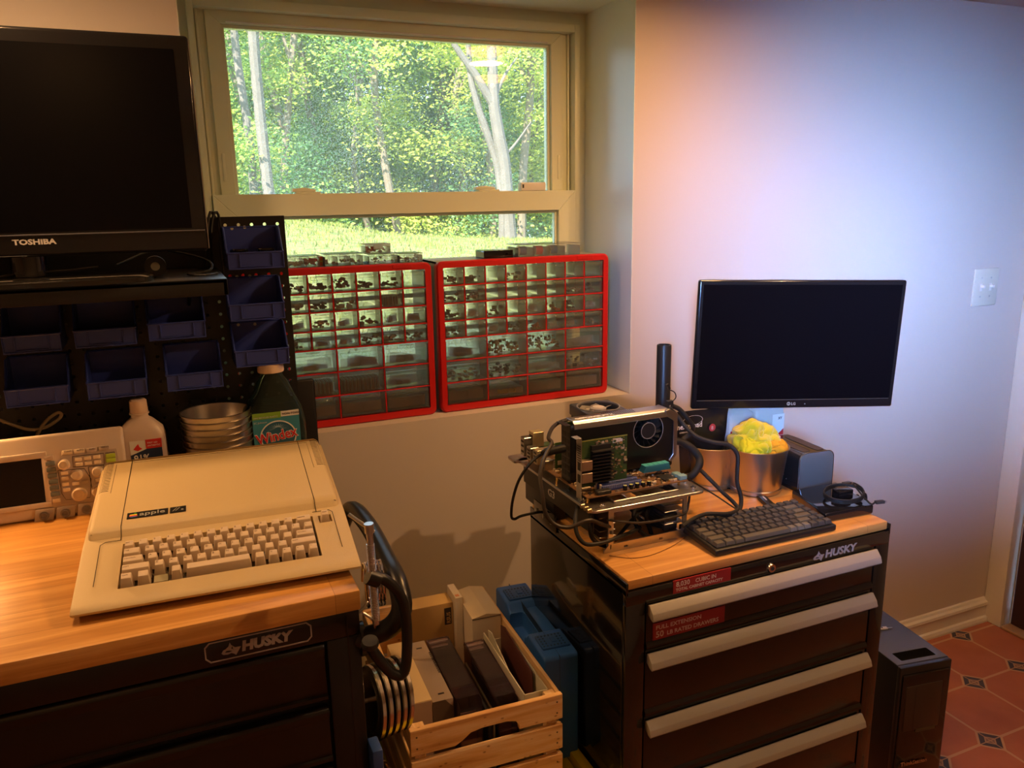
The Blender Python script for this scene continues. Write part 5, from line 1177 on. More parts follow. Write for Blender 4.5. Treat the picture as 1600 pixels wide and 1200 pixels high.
b = MB(); b.box(.006, tw_-.006, -.006, .002, .03, TH-.02, .004); b.box(.018, tw_-.03, -.0085, -.004, TH*.55, TH-.055, .003, m=mat('bay_brown', (.035, .026, .022), .3)); b.box(.06, tw_-.04, -.0087, -.004, TH*.53, TH*.56, .002, m=mat('bay_olive', (.06, .055, .03), .3)); b.box(tw_*.30, tw_*.305, -.0090, -.004, TH*.56, TH-.06, m=black)
b.build('front_bezel', blackg, tt, M=Ti)
b = MB(); b.box(0.001, tw_-.001, .016, TD-.004, TH-.0003, TH+.0006, m=mat('tower_top', (.075, .078, .09), .45)); 
tp = b.build('top_cover', None, tt, M=Ti); cm_ = MB(); cm_.box(tw_*.16, tw_*.84, .030, .068, TH-.03, TH+.01, .003, M=Ti); cut(tp, cm_)
b = MB(); b.text('ThinkStation', .017, T(.022, -.0095, TH*.30) @ FRONT, ext=.0003, bold=.0002); b.build('lettering', mat('orange_lettering', (.45, .20, .10), .5), tt, M=Ti)
ub = thing('usb_receiver', (1.12, -.50, tz+.001), 'tiny white plastic key shaped plug lying on top of the tower computer', 'usb plug', rz=-.3)
u0 = onZ(1381, 983, tz); ub.location = (u0.x, u0.y, tz+.0008)
MB().box(-.012, .010, -.0055, .0055, 0, .005, .0015).build('body', white, ub); MB().box(.010, .026, -.001, .001, .001, .003).build('pin', steel, ub); MB().box(-.009, -.004, -.003, .003, .0049, .0053).build('hole', black, ub)
# ================================================================== CRATE, CASE AND TOTE BETWEEN THE CABINETS
pine = wood('pine_boards', (.52, .24, .07), (.76, .46, .19), (.86, .62, .34), 0, .9, .6, coat=0, knots=True)
piney = wood('pine_boards_side', (.52, .26, .08), (.76, .48, .20), (.86, .62, .34), 1, .9, .6, coat=0)
cz0, cz1 = -.655, -.400; cang = -.045
CMx = T(-.318, -.722, 0) @ RZ(cang); cw_, cdp = .305, .480
cr8 = thing('wooden_crate', (-.17, -.48, cz0), 'pale pine slatted crate full of boxes between the two cabinets', 'crate'); Ci = T(.17, .48, -cz0) @ CMx
bh, gp, bt = .054, .0130, .011
for k in range(4):
    z1 = cz1-k*(bh+gp); z0 = z1-bh
    for y0 in (0, cdp-bt):
        b = MB()
        if k == 0: P = [(0, z1), (0, z0)]+[(cw_*(.28+.0*t), z0) for t in (0,)]+[(cw_*.33, z0+.008), (cw_*.38, z0+.020), (cw_*.46, z0+.024), (cw_*.62, z0+.024), (cw_*.68, z0+.019), (cw_*.70, z0+.008), (cw_*.70, z0)]+[(cw_, z0), (cw_, z1)]
        else: P = [(0, z1), (0, z0), (cw_, z0), (cw_, z1)]
        b.prism(P, y0, y0+bt, 'y', bev=.0012, seg=1)
        b.build('end_board', pine, cr8, M=Ci)
    for x0 in (.001, cw_-.001-.008):
        b = MB(); b.box(x0, x0+.008, bt, cdp-bt, z0+.001, z1-.001, .0012, 1); b.build('side_board', piney, cr8, M=Ci)
    if k < 4:
        b = MB()
        for x in (.012, cw_-.012):
            for z in (z0+.015, z1-.015): b.cyl((x, -.0006, z), (x, .001, z), .0018, n=8)
        b.build('nail', mat('nail_dark', (.12, .07, .03), .5), cr8, M=Ci)
for x in (.009, cw_-.009-.022):
    for y in (bt, cdp-bt-.018): MB().box(x, x+.022, y, y+.018, cz0, cz1-.004, .001, 1).build('corner_post', piney, cr8, M=Ci)
MB().box(.009, cw_-.009, bt, cdp-bt, cz0+.001, cz0+.008).build('bottom', piney, cr8, M=Ci)
CB = cz0+.0085
manila = mat('manila_card', (.52, .34, .14), .65); tan = mat('tan_card', (.62, .47, .25), .6); cream = mat('cream_card', (.66, .58, .46), .6); grey_c = mat('taupe_card', (.36, .28, .22), .6); dkc = mat('dark_print', (.05, .04, .04), .6)
def cbox(nm, label, cat, x0, x1, y0, y1, z1, m, extra=None, rz=0, z0=None):
    z0 = CB if z0 is None else z0
    M = CMx @ T((x0+x1)/2, (y0+y1)/2, 0) @ RZ(rz); t = thing(nm, (0, 0, 0), label, cat, M=M @ T(0, 0, z0))
    hx, hy = (x1-x0)/2, (y1-y0)/2; b = MB(); b.box(-hx, hx, -hy, hy, 0, z1-z0, .0015, 2); b.build('carton', m, t)
    if extra: extra(t, hx, hy, z1-z0)
    return t
def e1(t, hx, hy, h):
    b = MB(); b.box(-hx+.001, hx-.001, -hy+.001, hy-.001, h-.0012, h+.0004); b.build('top_flap', mat('manila_light', (.62, .42, .17), .6), t)
    b = MB(); M = T(hx-.008, -hy-.0004, h-.05) @ FRONT @ RZ(PI/2) @ T(-.0, 0, 0); b.box(hx-.022, hx-.005, -hy-.0006, -hy, h-.055, h-.012, m=dkc); b.text('CORSUS'[2:], .013, T(hx-.008, -hy-.0010, h-.052) @ FRONT @ RZ(PI/2), m=manila, ext=.0002, bold=.0003); b.build('print', None, t, smooth=False)
cbox('cardboard_box', 'tall brown cardboard box with dark sideways print in the back left of the crate', 'box', .100, .206, .415, .468, cz1+.010, manila, e1)
cbox('narrow_box', 'thin tall white box between the brown box and the cube shaped white box', 'box', .207, .2125+.012, .395, .468, cz1+.030, cream, lambda t, hx, hy, h: MB().box(-.006, .003, -.03, -.02, h, h+.0005).build('red_print', mat('faint_red', (.60, .25, .12), .6), t, smooth=False) and None)
def e3(t, hx, hy, h):
    b = MB(); b.prism([(-hx, h), (0, h+.007), (hx, h), (hx, h-.001), (-hx, h-.001)], -hy-.001, hy, 'y', bev=.0005, seg=1); b.build('lid_flap', tan if False else mat('cream_top', (.70, .58, .38), .6), t)
    MB().box(-hx+.001, hx-.001, -hy-.0003, -hy+.001, h-.004, h-.0028).build('fold_line', dkc, t, smooth=False)
cbox('white_box', 'cube shaped white cardboard box at the back right of the crate', 'box', .2255, .2955, .322, .466, cz1+.010, cream, e3, rz=-.02)
cbox('tan_box', 'long low tan box along the left side of the crate', 'box', .0215, .0620, .075, .300, cz1+.004, tan, lambda t, hx, hy, h: MB().box(-hx+.001, hx-.001, -hy-.0008, -hy+.0005, .002, h-.002).build('end_face', mat('end_pinkish', (.42, .32, .26), .6), t) and None)
def e5(t, hx, hy, h):
    b = MB(); b.prism([(-hx, h), (hx, h), (hx, h-.022)], -hy, hy, 'y', bev=.0008, seg=1)
    b = MB(); b.prism([(-hx, 0), (hx, 0), (hx, h-.020), (hx*.2, h), (-hx, h)], -hy-.0006, -hy+.0004, 'y'); b.build('end_face', mat('end_dark', (.12, .09, .07), .6), t, smooth=False)
    b = MB()
    for k in range(12): b.box(hx-.004, hx+.001, -.02+k*.007, -.016+k*.007, h-.004, h+.0006)
    for y in (-hy+.02, hy-.03): b.box(-.004, .008, y, y+.004, h, h+.0006)
    b.build('perforations', dkc, t, smooth=False)
cbox('flap_box', 'long taupe card box between the tan box and the smoked plastic holder', 'box', .0635, .1050, .075, .300, cz1-.004, grey_c, e5)
smoke = clear('smoked_plastic', (.93, .85, .90), .03, .05, (.40, .28, .32)); 
def smoked(x0, x1, y0, y1, z1, label, seed, tilt=0):
    M = CMx @ T((x0+x1)/2, (y0+y1)/2, CB+.02); t = thing('disk_holder', (0, 0, 0), label, 'plastic holder', group=None, M=M @ RX(tilt)); hx, hy, h = (x1-x0)/2, (y1-y0)/2, z1-CB-.02
    b = MB(); th = .0018
    b.box(-hx, -hx+th, -hy, hy, 0, h, .0006, 1); b.box(hx-th, hx, -hy, hy, 0, h, .0006, 1); b.box(-hx, hx, -hy, -hy+th, 0, h*.72); b.box(-hx, hx, hy-th, hy, 0, h); b.box(-hx, hx, -hy, hy, 0, th)
    b.build('tray', smoke, t)
    b = MB(); b.prism([(-hy, h*.70), (-hy+.02, h), (hy-.01, h+.004), (hy, h-.004), (hy-.001, h-.008), (hy-.012, h), (-hy+.021, h-.003), (-hy+.002, h*.70)], -hx-.001, hx+.001, 'x', bev=.0005, seg=1)
    for k in range(3): y = -hy+.05+k*.055; b.tube([(-hx, y, h+.001), (hx, y, h+.001)], .0012, 5, smooth=0)
    b.tube([(-hx, -hy, h*.7), (hx, -hy, h*.7)], .0016, 6, smooth=0); b.tube([(-hx, -hy+.02, h), (-hx, hy-.01, h+.004)], .0014, 6, smooth=0); b.tube([(hx, -hy+.02, h), (hx, hy-.01, h+.004)], .0014, 6, smooth=0)
    b.build('lid', smoke, t)
    rg = random.Random(seed); b = MB()
    for k in range(3): b.box(-hx+.004+k*.002, hx-.004, -hy+.03+k*.05, -hy+.033+k*.05, .003, h*.8, m=JC[0 if k else 3])
    for k in range(10): s_ = .004; b.box(-s_, s_, -s_, s_, -s_, s_, M=T(rg.uniform(-hx*.6, hx*.6), -hy+.02+rg.random()*.05, .006+rg.random()*h*.5) @ RZ(rg.random()), m=mat('faint_orange', (.55, .28, .15), .5) if k % 2 else JC[0])
    tag(b.build('disk_cards', None, smooth=False, M=M @ RX(tilt)), 'cards and small pieces inside the '+('left' if x0 < .15 else 'right')+' smoked plastic holder', 'cards', kind='stuff')
smoked(.109, .156, .050, .300, cz1-.004, 'smoked transparent plastic holder left of the thin black folders in the crate', 2)
smoked(.184, .226, .040, .265, cz1-.008, 'smoked transparent plastic holder right of the thin black folders in the crate', 3, tilt=.02)
cbox('black_folder', 'thin black folder standing between the two smoked plastic holders', 'folder', .164, .171, .04, .225, cz1-.035, black)
cbox('pale_folder', 'thin grey folder just right of the black one between the smoked holders', 'folder', .174, .1785, .04, .225, cz1-.032, mat('folder_olive', (.16, .13, .08), .5))
cbox('printed_card', 'small cream printed card lying between the white box and the holders', 'card', .170, .235, .262, .318, cz1-.05, mat('printed_cream', (.55, .48, .33), .6), z0=cz1-.054) if False else None
t = thing('card_tray', (0, 0, 0), 'open white edged box with dark maroon inside at the right of the crate', 'open box', M=CMx @ T(.262, .155, CB+.03)); hx, hy, h = .026, .125, cz1-CB-.034
b = MB(); b.box(-hx, -hx+.003, -hy, hy, 0, h, .001); b.box(hx-.003, hx, -hy, hy, 0, h, .001); b.box(-hx, hx, -hy, -hy+.003, 0, h, .001); b.box(-hx, hx, hy-.003, hy, 0, h*.9, .001); b.box(-hx, hx, -hy, hy, 0, .003); b.build('tray', mat('cream_edge', (.60, .56, .42), .6), t)
b = MB(); b.prism([(-hy+.05, 0.01), (hy-.004, .01), (hy-.004, h+.012), (hy-.03, h+.020), (-hy+.06, h+.004)], hx-.012, hx-.009, 'x', bev=.001); b.build('maroon_insert', mat('maroon_card', (.10, .03, .025), .5), t)
b = MB(); b.prism([(-hy+.012, .01), (hy-.02, .01), (hy-.02, h+.016), (hy-.04, h+.022), (-hy+.016, h*.85)], -hx+.005, -hx+.007, 'x', bev=.0006, seg=1); b.build('cream_insert', mat('cream_edge', (.60, .56, .42), .6), t)
# yellow tote under the crate
yel = mat('yellow_plastic', (.80, .66, .01), .4)
tz1 = -.6555
to = thing('storage_tote', (-.10, -.47, FL), 'yellow lidded storage tote under the crate and the blue case', 'storage tote'); Mi = T(.10, .47, -FL)
b = MB(); b.box(-.29, .075, -.88, -.08, FL, tz1-.035, .012, 3, m=None); b.build('tub', mat('tote_black', (.02, .02, .02), .5), to, M=Mi)
b = MB(); b.box(-.305, .090, -.90, -.06, tz1-.04, tz1-.012, .006, 3); b.box(-.29, .060, -.885, -.075, tz1-.014, tz1, .003)
b.box(.064, .088, -.89, -.07, tz1-.014, tz1+.016, .004); b.box(-.303, -.292, -.89, -.07, tz1-.014, tz1+.010, .004)
for y in (-.80, -.60, -.40): b.prism([(.020, y), (.060, y-.012), (.060, y+.05), (.020, y+.038)], tz1-.001, tz1+.0005, 'z')
b.box(.03, .062, -.70, -.66, tz1, tz1+.012, .004); b.build('lid', yel, to, M=Mi)
# blue case
bl = mat('blue_case_plastic', (.03, .13, .46), .42); 
kA = onZ(897, 1010, -.40); kB_ = onZ(850, 1030, -.40); kC = onZ(822, 908, -.40); wcs = (kA-kB_).length; dirv = (kC-kA); lcs = .345; ang = math.atan2(dirv.x, dirv.y)
BM2 = T(kB_.x, kB_.y, 0) @ RZ(-ang*.9); bc = thing('tool_case', (.05, -.45, -.6545), 'blue plastic carry case standing on edge between crate and right cabinet', 'carry case'); Bi = T(-.05, .45, .6545) @ BM2
zt_, zb_ = -.400, -.654; W_ = wcs*.97
b = MB(); pr = [(0, zb_), (lcs, zb_), (lcs, zt_-.006), (lcs-.006, zt_), (lcs-.095, zt_), (lcs-.108, zt_-.016), (.118, zt_-.016), (.105, zt_), (.006, zt_), (0, zt_-.006)]
b.prism(pr, 0, W_, 'x', bev=.005, seg=3); ob = b.build('shell', bl, bc, M=Bi)
cm_ = MB(); cm_.box(-.01, W_*.42, .125, lcs-.115, zt_-.055, zt_+.02, .008, M=Bi); cut(ob, cm_)
b = MB(); b.box(W_*.45, W_*.455, -.0008, lcs+.0008, zt_-.1, zt_+.0006); b.build('split_line', mat('case_seam', (.008, .03, .08), .5), bc, M=Bi)
for y in (.030, lcs-.085):
    b = MB(); b.box(W_*.12, W_*.92, y, y+.055, zt_-.004, zt_+.0045, .002)
    for i in range(5):
        for j in range(7):
            if 1 < j < 5 and 0 < i < 4: continue
            b.box(W_*(.17+.1*j), W_*(.17+.1*j)+.003, y+.006+i*.010, y+.010+i*.010, zt_+.0045, zt_+.0052, m=mat('case_seam', (.008, .03, .08), .5))
    b.box(W_*.46, W_*.62, y+.018, y+.036, zt_+.004, zt_+.0062, .0008, 1); b.build('latch', mat('case_latch', (.02, .09, .30), .45), bc, M=Bi)
b = MB(); b.box(W_*.46, W_*.95, .115, lcs-.105, zt_-.022, zt_-.012, .004); b.build('handle', bl, bc, M=Bi)
# ================================================================== OPEN TEST BENCH COMPUTER
tbn = thing('open_computer', (.22, -.50, CZ), 'open frame computer with graphics card and fan on the wooden cabinet top', 'computer'); Ti = T(-.22, .50, -CZ)
PZ = -.062; px0, px1, py0, py1 = .084, .360, -.672, -.300
def B(mb, nm, m, parent=None, **k): return mb.build(nm, m, parent or tbn, M=Ti, **k)
# plate with window
def rpoly(x0, x1, y0, y1, r, n=5):
    P = []
    for cx, cy, a0 in ((x1-r, y1-r, 0), (x0+r, y1-r, PI/2), (x0+r, y0+r, PI), (x1-r, y0+r, 1.5*PI)):
        for k in range(n+1): a = a0+k*PI/2/n; P.append((cx+r*math.cos(a), cy+r*math.sin(a)))
    return P
b = MB(); b.prism(rpoly(px0, px1, py0, py1, .016), PZ-.006, PZ, 'z', bev=.0008, seg=1); b.prism(rpoly(px0-.012, px0+.03, py1-.02, py1+.03, .012), PZ-.006, PZ, 'z', bev=.0008, seg=1)
pl_ = B(b, 'top_plate', alu)
cm_ = MB(); cm_.box(.150, .300, -.648, -.600, PZ-.02, PZ+.02, .004); cm_.box(.315, .345, -.55, -.535, PZ-.02, PZ+.02, .003); cm_.box(.10, .115, -.66, -.657, PZ-.02, PZ+.02)
for x in (.17, .25, .33): cm_.box(x, x+.012, -.666, -.662, PZ-.02, PZ+.02)
for y in (-.62, -.60, -.57, -.55, -.50, -.46, -.42): cm_.cyl((.094, y, PZ-.02), (.094, y, PZ+.02), .0018, n=10)
m_ = Ti
for v in cm_.bm.verts: v.co = m_ @ v.co
cut(pl_, cm_)
b = MB()
for x0, x1, y0, y1 in ((.146, .304, -.652, -.648), (.146, .304, -.600, -.596), (.146, .150, -.652, -.596), (.300, .304, -.652, -.596)): b.box(x0, x1, y0, y1, PZ, PZ+.005, .001, 1)
B(b, 'window_rim', mat('dull_steel', (.32, .31, .30), .35, metal=1))
b = MB()
for x, y in ((.118, -.655), (.10, -.61), (.34, -.652), (.35, -.61)): B(MB().lathe([(0, .006), (.003, .006), (.0045, .004), (.006, .004), (.006, 0)], 16, M=T(x, y, PZ)), 'thumb_screw', chrome)
b = MB()
for y in (-.668, -.655, -.640): b.box(px0-.006, px0+.004, y, y+.006, PZ-.004, PZ+.005, .001, 1)
B(b, 'plate_clip', mat('brass_clip', (.6, .5, .3), .35, metal=1))
# front and rear frames
for yf in (-.664, -.345):
    b = MB(); x0, x1 = .128, .318; z0, z1 = CZ, PZ-.006
    O = [(x0-.010, z0), (x1+.012, z0), (x1+.012, z0+.008), (x1-.0, z0+.016), (x1, z1), (x0, z1), (x0, z0+.016), (x0-.010, z0+.006)]
    b.prism(O, yf, yf+.004, 'y', bev=.0005, seg=1); fo = B(b, 'frame_side', alu)
    cm_ = MB(); P = [(x0+.012, z0+.018), (x1-.012, z0+.018), (x1-.010, z0+.022), (x1-.010, z1-.008), (x0+.012, z1-.008)]; cm_.prism(P, yf-.01, yf+.02, 'y')
    for q in ((x0+.004, z0+.007, .003, .010), (x1-.008, z0+.007, .003, .010), (x0+.004, z0+.040, .003, .008)): cm_.box(q[0], q[0]+q[2], yf-.01, yf+.02, q[1], q[1]+q[3])
    for xx in (.165, .25): cm_.box(xx, xx+.009, yf-.01, yf+.02, z0+.006, z0+.010)
    for v in cm_.bm.verts: v.co = Ti @ v.co
    cut(fo, cm_)
b = MB()
for x in (.130, .306):
    for z in (CZ, PZ-.016): B(MB().box(x, x+.004, -.660, -.345, z, z+.010+.002*(z == CZ)), 'frame_rail', alu)
# drive cage shelves at the sides and things inside
b = MB()
for x0, x1 in ((.112, .150), (.268, .318)):
    for k in range(4): b = MB(); b.box(x0, x1, -.655, -.52, CZ+.030+k*.014, CZ+.0325+k*.014, .0008, 1); B(b, 'drive_shelf', mat('dull_steel', (.32, .31, .30), .35, metal=1))
b = MB(); b.box(.272, .304, -.650, -.53, CZ+.016, CZ+.052, .002)
for k in range(6): b.box(.276+k*.0045, .279+k*.0045, -.652, -.650, CZ+.03, CZ+.034, m=logo_m)
B(b, 'drive', darkp)
b = MB(); b.box(.100, .235, -.470, -.315, CZ+.001, PZ-.012, .003); B(b, 'power_supply', mat('psu_black', (.022, .020, .019), .4))
b = MB(); b.box(.0965, .1, -.655, -.315, CZ+.045, PZ-.007, .001, 1); B(b, 'side_panel', mat('psu_black', (.022, .020, .019), .4))
b = MB(); gq = onX(857, 771, .096); b.text('G3', .024, T(.0962, gq.y+.004, gq.z-.004) @ RZ(-PI/2) @ FRONT, bold=.0004, ext=.0003, sx=1.2); B(b, 'lettering', mat('panel_white', (.45, .42, .38), .5))
# motherboard
MZ = -.046
pcb = mat('pcb_brown', (.16, .085, .04), .45, var=.5, vscale=90); pcg = mat('pcb_green', (.05, .10, .03), .4, var=.4, vscale=120)
mx0, mx1, my0, my1 = .094, .336, -.640, -.315
mb = MB(); mb.box(mx0, mx1, my0, my1, MZ-.0018, MZ); mobo = B(mb, 'motherboard', pcb, smooth=False)
b = MB()
for x in (mx0+.01, mx1-.01):
    for y in (my0+.02, -.48, my1-.02): b.cyl((x, y, PZ), (x, y, MZ-.0018), .003, n=8)
B(b, 'standoff', gold)
rg = random.Random(9); b = MB()
sm_ = [mat('smd_tan', (.45, .30, .16), .45), mat('smd_black', (.02, .02, .02), .4), mat('smd_silver', (.6, .58, .55), .3, metal=1), mat('smd_gold', (.55, .40, .15), .35, metal=1), mat('smd_cream', (.62, .52, .38), .5)]
for k in range(900):
    s_ = rg.choice([.0012, .0018, .0025, .004]); x = rg.uniform(mx0+.004, mx1-.006); y = rg.uniform(my0+.004, my1-.004)
    if .18 < x < .31 and y > -.48: continue
    b.box(x-s_, x+s_, y-s_*.6, y+s_*.6, MZ, MZ+rg.uniform(.001, .0035), m=rg.choice(sm_))
B(b, 'board_components', sm_[0], mobo, smooth=False, kind='stuff')
pcib = mat('blue_slot', (.03, .05, .22), .4)
for y in (-.618, -.600):
    b = MB(); b.box(.135, .232, y-.004, y+.004, MZ, MZ+.012, .0008, 1)
    for k in range(22): b.box(.139+k*.0042, .1415+k*.0042, y-.0044, y-.0038, MZ+.004, MZ+.011, m=mat('slot_pins', (.20, .24, .42), .4))
    b.box(.133, .137, y-.003, y+.003, MZ, MZ+.015, m=sm_[4]); B(b, 'expansion_slot', pcib, mobo)
for y in (-.583, -.545): b = MB(); b.box(.125, .230, y-.004, y+.004, MZ, MZ+.011, .0008, 1); B(b, 'expansion_slot', mat('dark_blue_slot', (.02, .03, .08), .4), mobo)
for k in range(5):
    b = MB(); x = .185+k*.0145; b.lathe([(0, 0), (.0045, 0), (.0047, .001), (.0045, .009), (.004, .010)], 18, M=T(x, -.632, MZ)); b.lathe([(.004, .0101), (0, .0102)], 18, M=T(x, -.632, MZ), m=mat('cap_top', (.45, .50, .22), .4)); B(b, 'capacitor', blackg, mobo)
for a_, m__ in (((.118, .150, -.637, -.622, MZ, MZ+.008), sm_[1]), ((.1, .125, -.600, -.57, MZ, MZ+.004), sm_[4]), ((.285, .315, -.625, -.595, MZ, MZ+.004), sm_[1])): B(MB().box(*a_, .0008, 1), 'connector_block', m__, mobo)
b = MB(); b.box(.318, .336, -.636, -.622, MZ, MZ+.010, .001, 1); b.box(.320, .336, -.615, -.600, MZ, MZ+.008, .001, 1); B(b, 'side_port', mat('pale_teal', (.18, .34, .36), .4), mobo)
b = MB(); b.prism([(.255, MZ+.012), (.325, MZ+.012), (.320, MZ+.026), (.262, MZ+.026)], -.592, -.572, 'y', bev=.001); 
for k in range(5): b.box(.260+k*.0125, .271+k*.0125, -.590, -.574, MZ+.026, MZ+.0268, m=mat('teal_fin', (.07, .40, .42), .4))
B(b, 'teal_heatsink', mat('teal_dark', (.02, .14, .17), .4), mobo)
for k, y in enumerate((-.352, -.340, -.328)):
    b = MB(); b.box(.250, .334, y-.0032, y+.0032, MZ, MZ+.010); b.box(.253, .331, y-.0008, y+.0008, MZ+.004, MZ+.034, m=pcg); B(b, 'memory_module', darkp, mobo)
b = MB(); b.box(.315, .333, -.50, -.44, MZ, MZ+.014, .001, 1); b.box(.318, .33, -.50, -.45, MZ+.014, MZ+.02, .001, 1); B(b, 'power_socket', mat('brown_socket', (.07, .04, .03), .45), mobo)
# rear connectors on the left edge
for i, (y, h, m) in enumerate(((-.33, .045, steel), (-.365, .030, steel), (-.40, .034, mat('io_tan', (.45, .38, .25), .4, metal=.6)), (-.44, .022, steel))):
    b = MB(); b.box(mx0-.006, mx0+.016, y-.011, y+.011, MZ, MZ+h, .001, 1)
    for z in (.25, .55, .8): b.box(mx0-.0066, mx0-.005, y-.007, y+.007, MZ+h*z-.003, MZ+h*z+.002, m=black)
    B(b, 'rear_port', m, mobo)
b = MB(); q0 = onY(829, 676, -.33); q1 = onY(845, 692, -.33); b.box(q0.x, q0.x+.028, -.345, -.320, q1.z-.004, q0.z+.003, .001, 1); 
for z in (.3, .7): b.box(q0.x-.0006, q0.x, -.341, -.324, q1.z+(q0.z-q1.z)*z-.004, q1.z+(q0.z-q1.z)*z+.004, m=black)
b.box(q0.x+.004, q0.x+.060, -.345, -.315, q1.z-.006, q1.z-.004, m=pcg); b.cyl((q0.x+.02, -.33, PZ), (q0.x+.02, -.33, q1.z-.004), .003, n=8, m=gold); b.cyl((q0.x+.05, -.33, MZ), (q0.x+.05, -.33, q1.z-.004), .003, n=8, m=gold)
B(b, 'riser_port', mat('io_tan2', (.50, .42, .27), .4, metal=.5), mobo)
b = MB(); b.box(.112, .150, -.455, -.4535, MZ+.002, MZ+.062); b.box(.118, .140, -.4555, -.453, MZ+.01, MZ+.02, m=sm_[4]); B(b, 'small_card', pcg, mobo)
# cooler with fan
fx, fy, ft = .222, -.452, .086; fs = .050
FM = T(fx, fy, 0) @ RZ(-.06)
b = MB(); b.box(-.045, .045, -.045, .045, MZ+.012, ft-.026, .001, 1, M=FM)
for k in range(18): b.box(-.046, .046, -.044+k*.0052, -.0428+k*.0052, MZ+.010, ft-.026, M=FM)
b.box(-.02, .02, -.02, .02, MZ, MZ+.012, M=FM); B(b, 'heatsink', mat('cooler_black', (.02, .02, .021), .4), mobo)
fo = B(MB().box(-fs, fs, -fs, fs, ft-.026, ft, .004, 2, M=FM), 'fan_housing', mat('fan_grey', (.045, .045, .05), .4), mobo)
cm_ = MB(); cm_.cyl(Ti @ FM @ Vector((0, 0, ft-.02)), Ti @ FM @ Vector((0, 0, ft+.01)), .0465, n=48); cut(fo, cm_)
b = MB(); b.lathe([(.0490, ft), (.0490, ft+.0015), (.0463, ft+.0015), (.0463, ft-.002)], 48, M=FM); B(b, 'fan_ring', mat('ring_grey', (.18, .18, .19), .3), fo)
b = MB(); b.lathe([(0, ft-.0005), (.014, ft-.001), (.018, ft-.003), (.019, ft-.018), (0, ft-.018)], 32, M=FM); b.lathe([(0, ft-.0002), (.0125, ft-.0003), (.0125, ft-.001)], 28, M=FM, m=mat('hub_pale', (.55, .52, .50), .35))
for k in range(7):
    a = 2*PI*k/7; P = []
    bb = bmesh.new(); R0 = []; 
    for j in range(7):
        f = j/6; r_ = .018+f*.026; a1 = a+f*.35; a2 = a1+.42+.10*f
        R0.append((bb.verts.new((r_*math.cos(a1), r_*math.sin(a1), ft-.004)), bb.verts.new((r_*math.cos((a1+a2)/2), r_*math.sin((a1+a2)/2), ft-.008)), bb.verts.new((r_*math.cos(a2), r_*math.sin(a2), ft-.016))))
    for A_, B_ in zip(R0, R0[1:]): bb.faces.new((A_[0], B_[0], B_[1], A_[1])); bb.faces.new((A_[1], B_[1], B_[2], A_[2]))
    bmesh.ops.solidify(bb, geom=bb.faces[:], thickness=.0012); b.merge(bb, FM, mat('blade_grey', (.42, .39, .36), .35))
B(b, 'fan_rotor', mat('hub_grey', (.30, .29, .29), .35), fo)
# graphics card standing upright
GY = -.552; gx0, gx1 = .112, .362; gz0, gz1 = MZ+.004, .090
gpu = B(MB().box(gx0, gx1-.004, GY+.040, GY+.0416, gz0, gz1-.012), 'graphics_card', pcg, smooth=False)
b = MB(); b.prism([(gx0, gz0+.006), (gx1-.022, gz0+.006), (gx1-.004, gz0+.018), (gx1-.004, gz1-.026), (gx1-.020, gz1-.014), (gx0, gz1-.018)], GY, GY+.038, 'y', bev=.0015); 
sh_ = B(b, 'shroud', mat('shroud_black', (.008, .0075, .0075), .38), gpu)
fcx = onY(1013, 673, GY); fcx = Vector((fcx.x, GY, fcx.z))
cm_ = MB(); cm_.cyl(Ti @ (fcx+Vector((0, -.01, 0))), Ti @ (fcx+Vector((0, .015, 0))), .037, n=48); cut(sh_, cm_)
Mf = T(*fcx) @ RX(PI/2)
b = MB(); b.lathe([(.0385, .0004), (.0372, .0010), (.0368, .0004)], 56, M=Mf); b.lathe([(.0188, .0004), (.0180, .0009), (.0172, .0004)], 48, M=Mf); B(b, 'fan_ring', mat('ring_bright', (.35, .34, .33), .3), sh_)
b = MB(); b.lathe([(0, 0), (.0165, -.0003), (.0185, -.002), (.0185, -.012), (0, -.012)], 40, M=Mf); 
for k in range(15):
    a = 2*PI*k/15; bb = bmesh.new(); R0 = []
    for j in range(5): f = j/4; r_ = .018+f*.0178; a1 = a+f*.25; R0.append((bb.verts.new((r_*math.cos(a1), r_*math.sin(a1), -.002)), bb.verts.new((r_*math.cos(a1+.2), r_*math.sin(a1+.2), -.009))))
    for A_, B_ in zip(R0, R0[1:]): bb.faces.new((A_[0], B_[0], B_[1], A_[1]))
    b.merge(bb, Mf)
B(b, 'fan_rotor', mat('rotor_black', (.02, .02, .02), .35), sh_)
b = MB(); b.prism([(GY-.004, gz1-.017), (GY-.001, gz1-.006), (GY+.005, gz1), (GY+.036, gz1), (GY+.036, gz1-.004), (GY+.005, gz1-.004), (GY-.001, gz1-.018)], gx0-.004, gx1-.020, 'x', bev=.0008, seg=1)
b.prism([(gx1-.030, gz1-.003), (gx1-.020, gz1), (gx1+.002, gz1-.012), (gx1+.002, gz0+.024), (gx1-.012, gz0+.010), (gx1-.018, gz0+.014), (gx1-.008, gz0+.028), (gx1-.008, gz1-.028), (gx1-.026, gz1-.016)], GY-.004, GY+.042, 'y', bev=.0010, seg=1)
B(b, 'metal_cover', mat('gunmetal', (.42, .41, .42), .28, metal=1), gpu)
b = MB()
for k in range(16):
    for j in range(3): b.box(.186+k*.005+j*.0015, .1885+k*.005+j*.0015, GY+.010+j*.008, GY+.015+j*.008, gz1-.0001, gz1+.0003)
B(b, 'cover_vents', black, gpu, smooth=False); b = MB()
for k in range(15): b.box(gx0+.010, .20, GY-.0004, GY, gz0+.045+k*.003, gz0+.0454+k*.003)
B(b, 'shroud_lines', mat('shroud_line', (.03, .03, .03), .4), gpu, smooth=False)
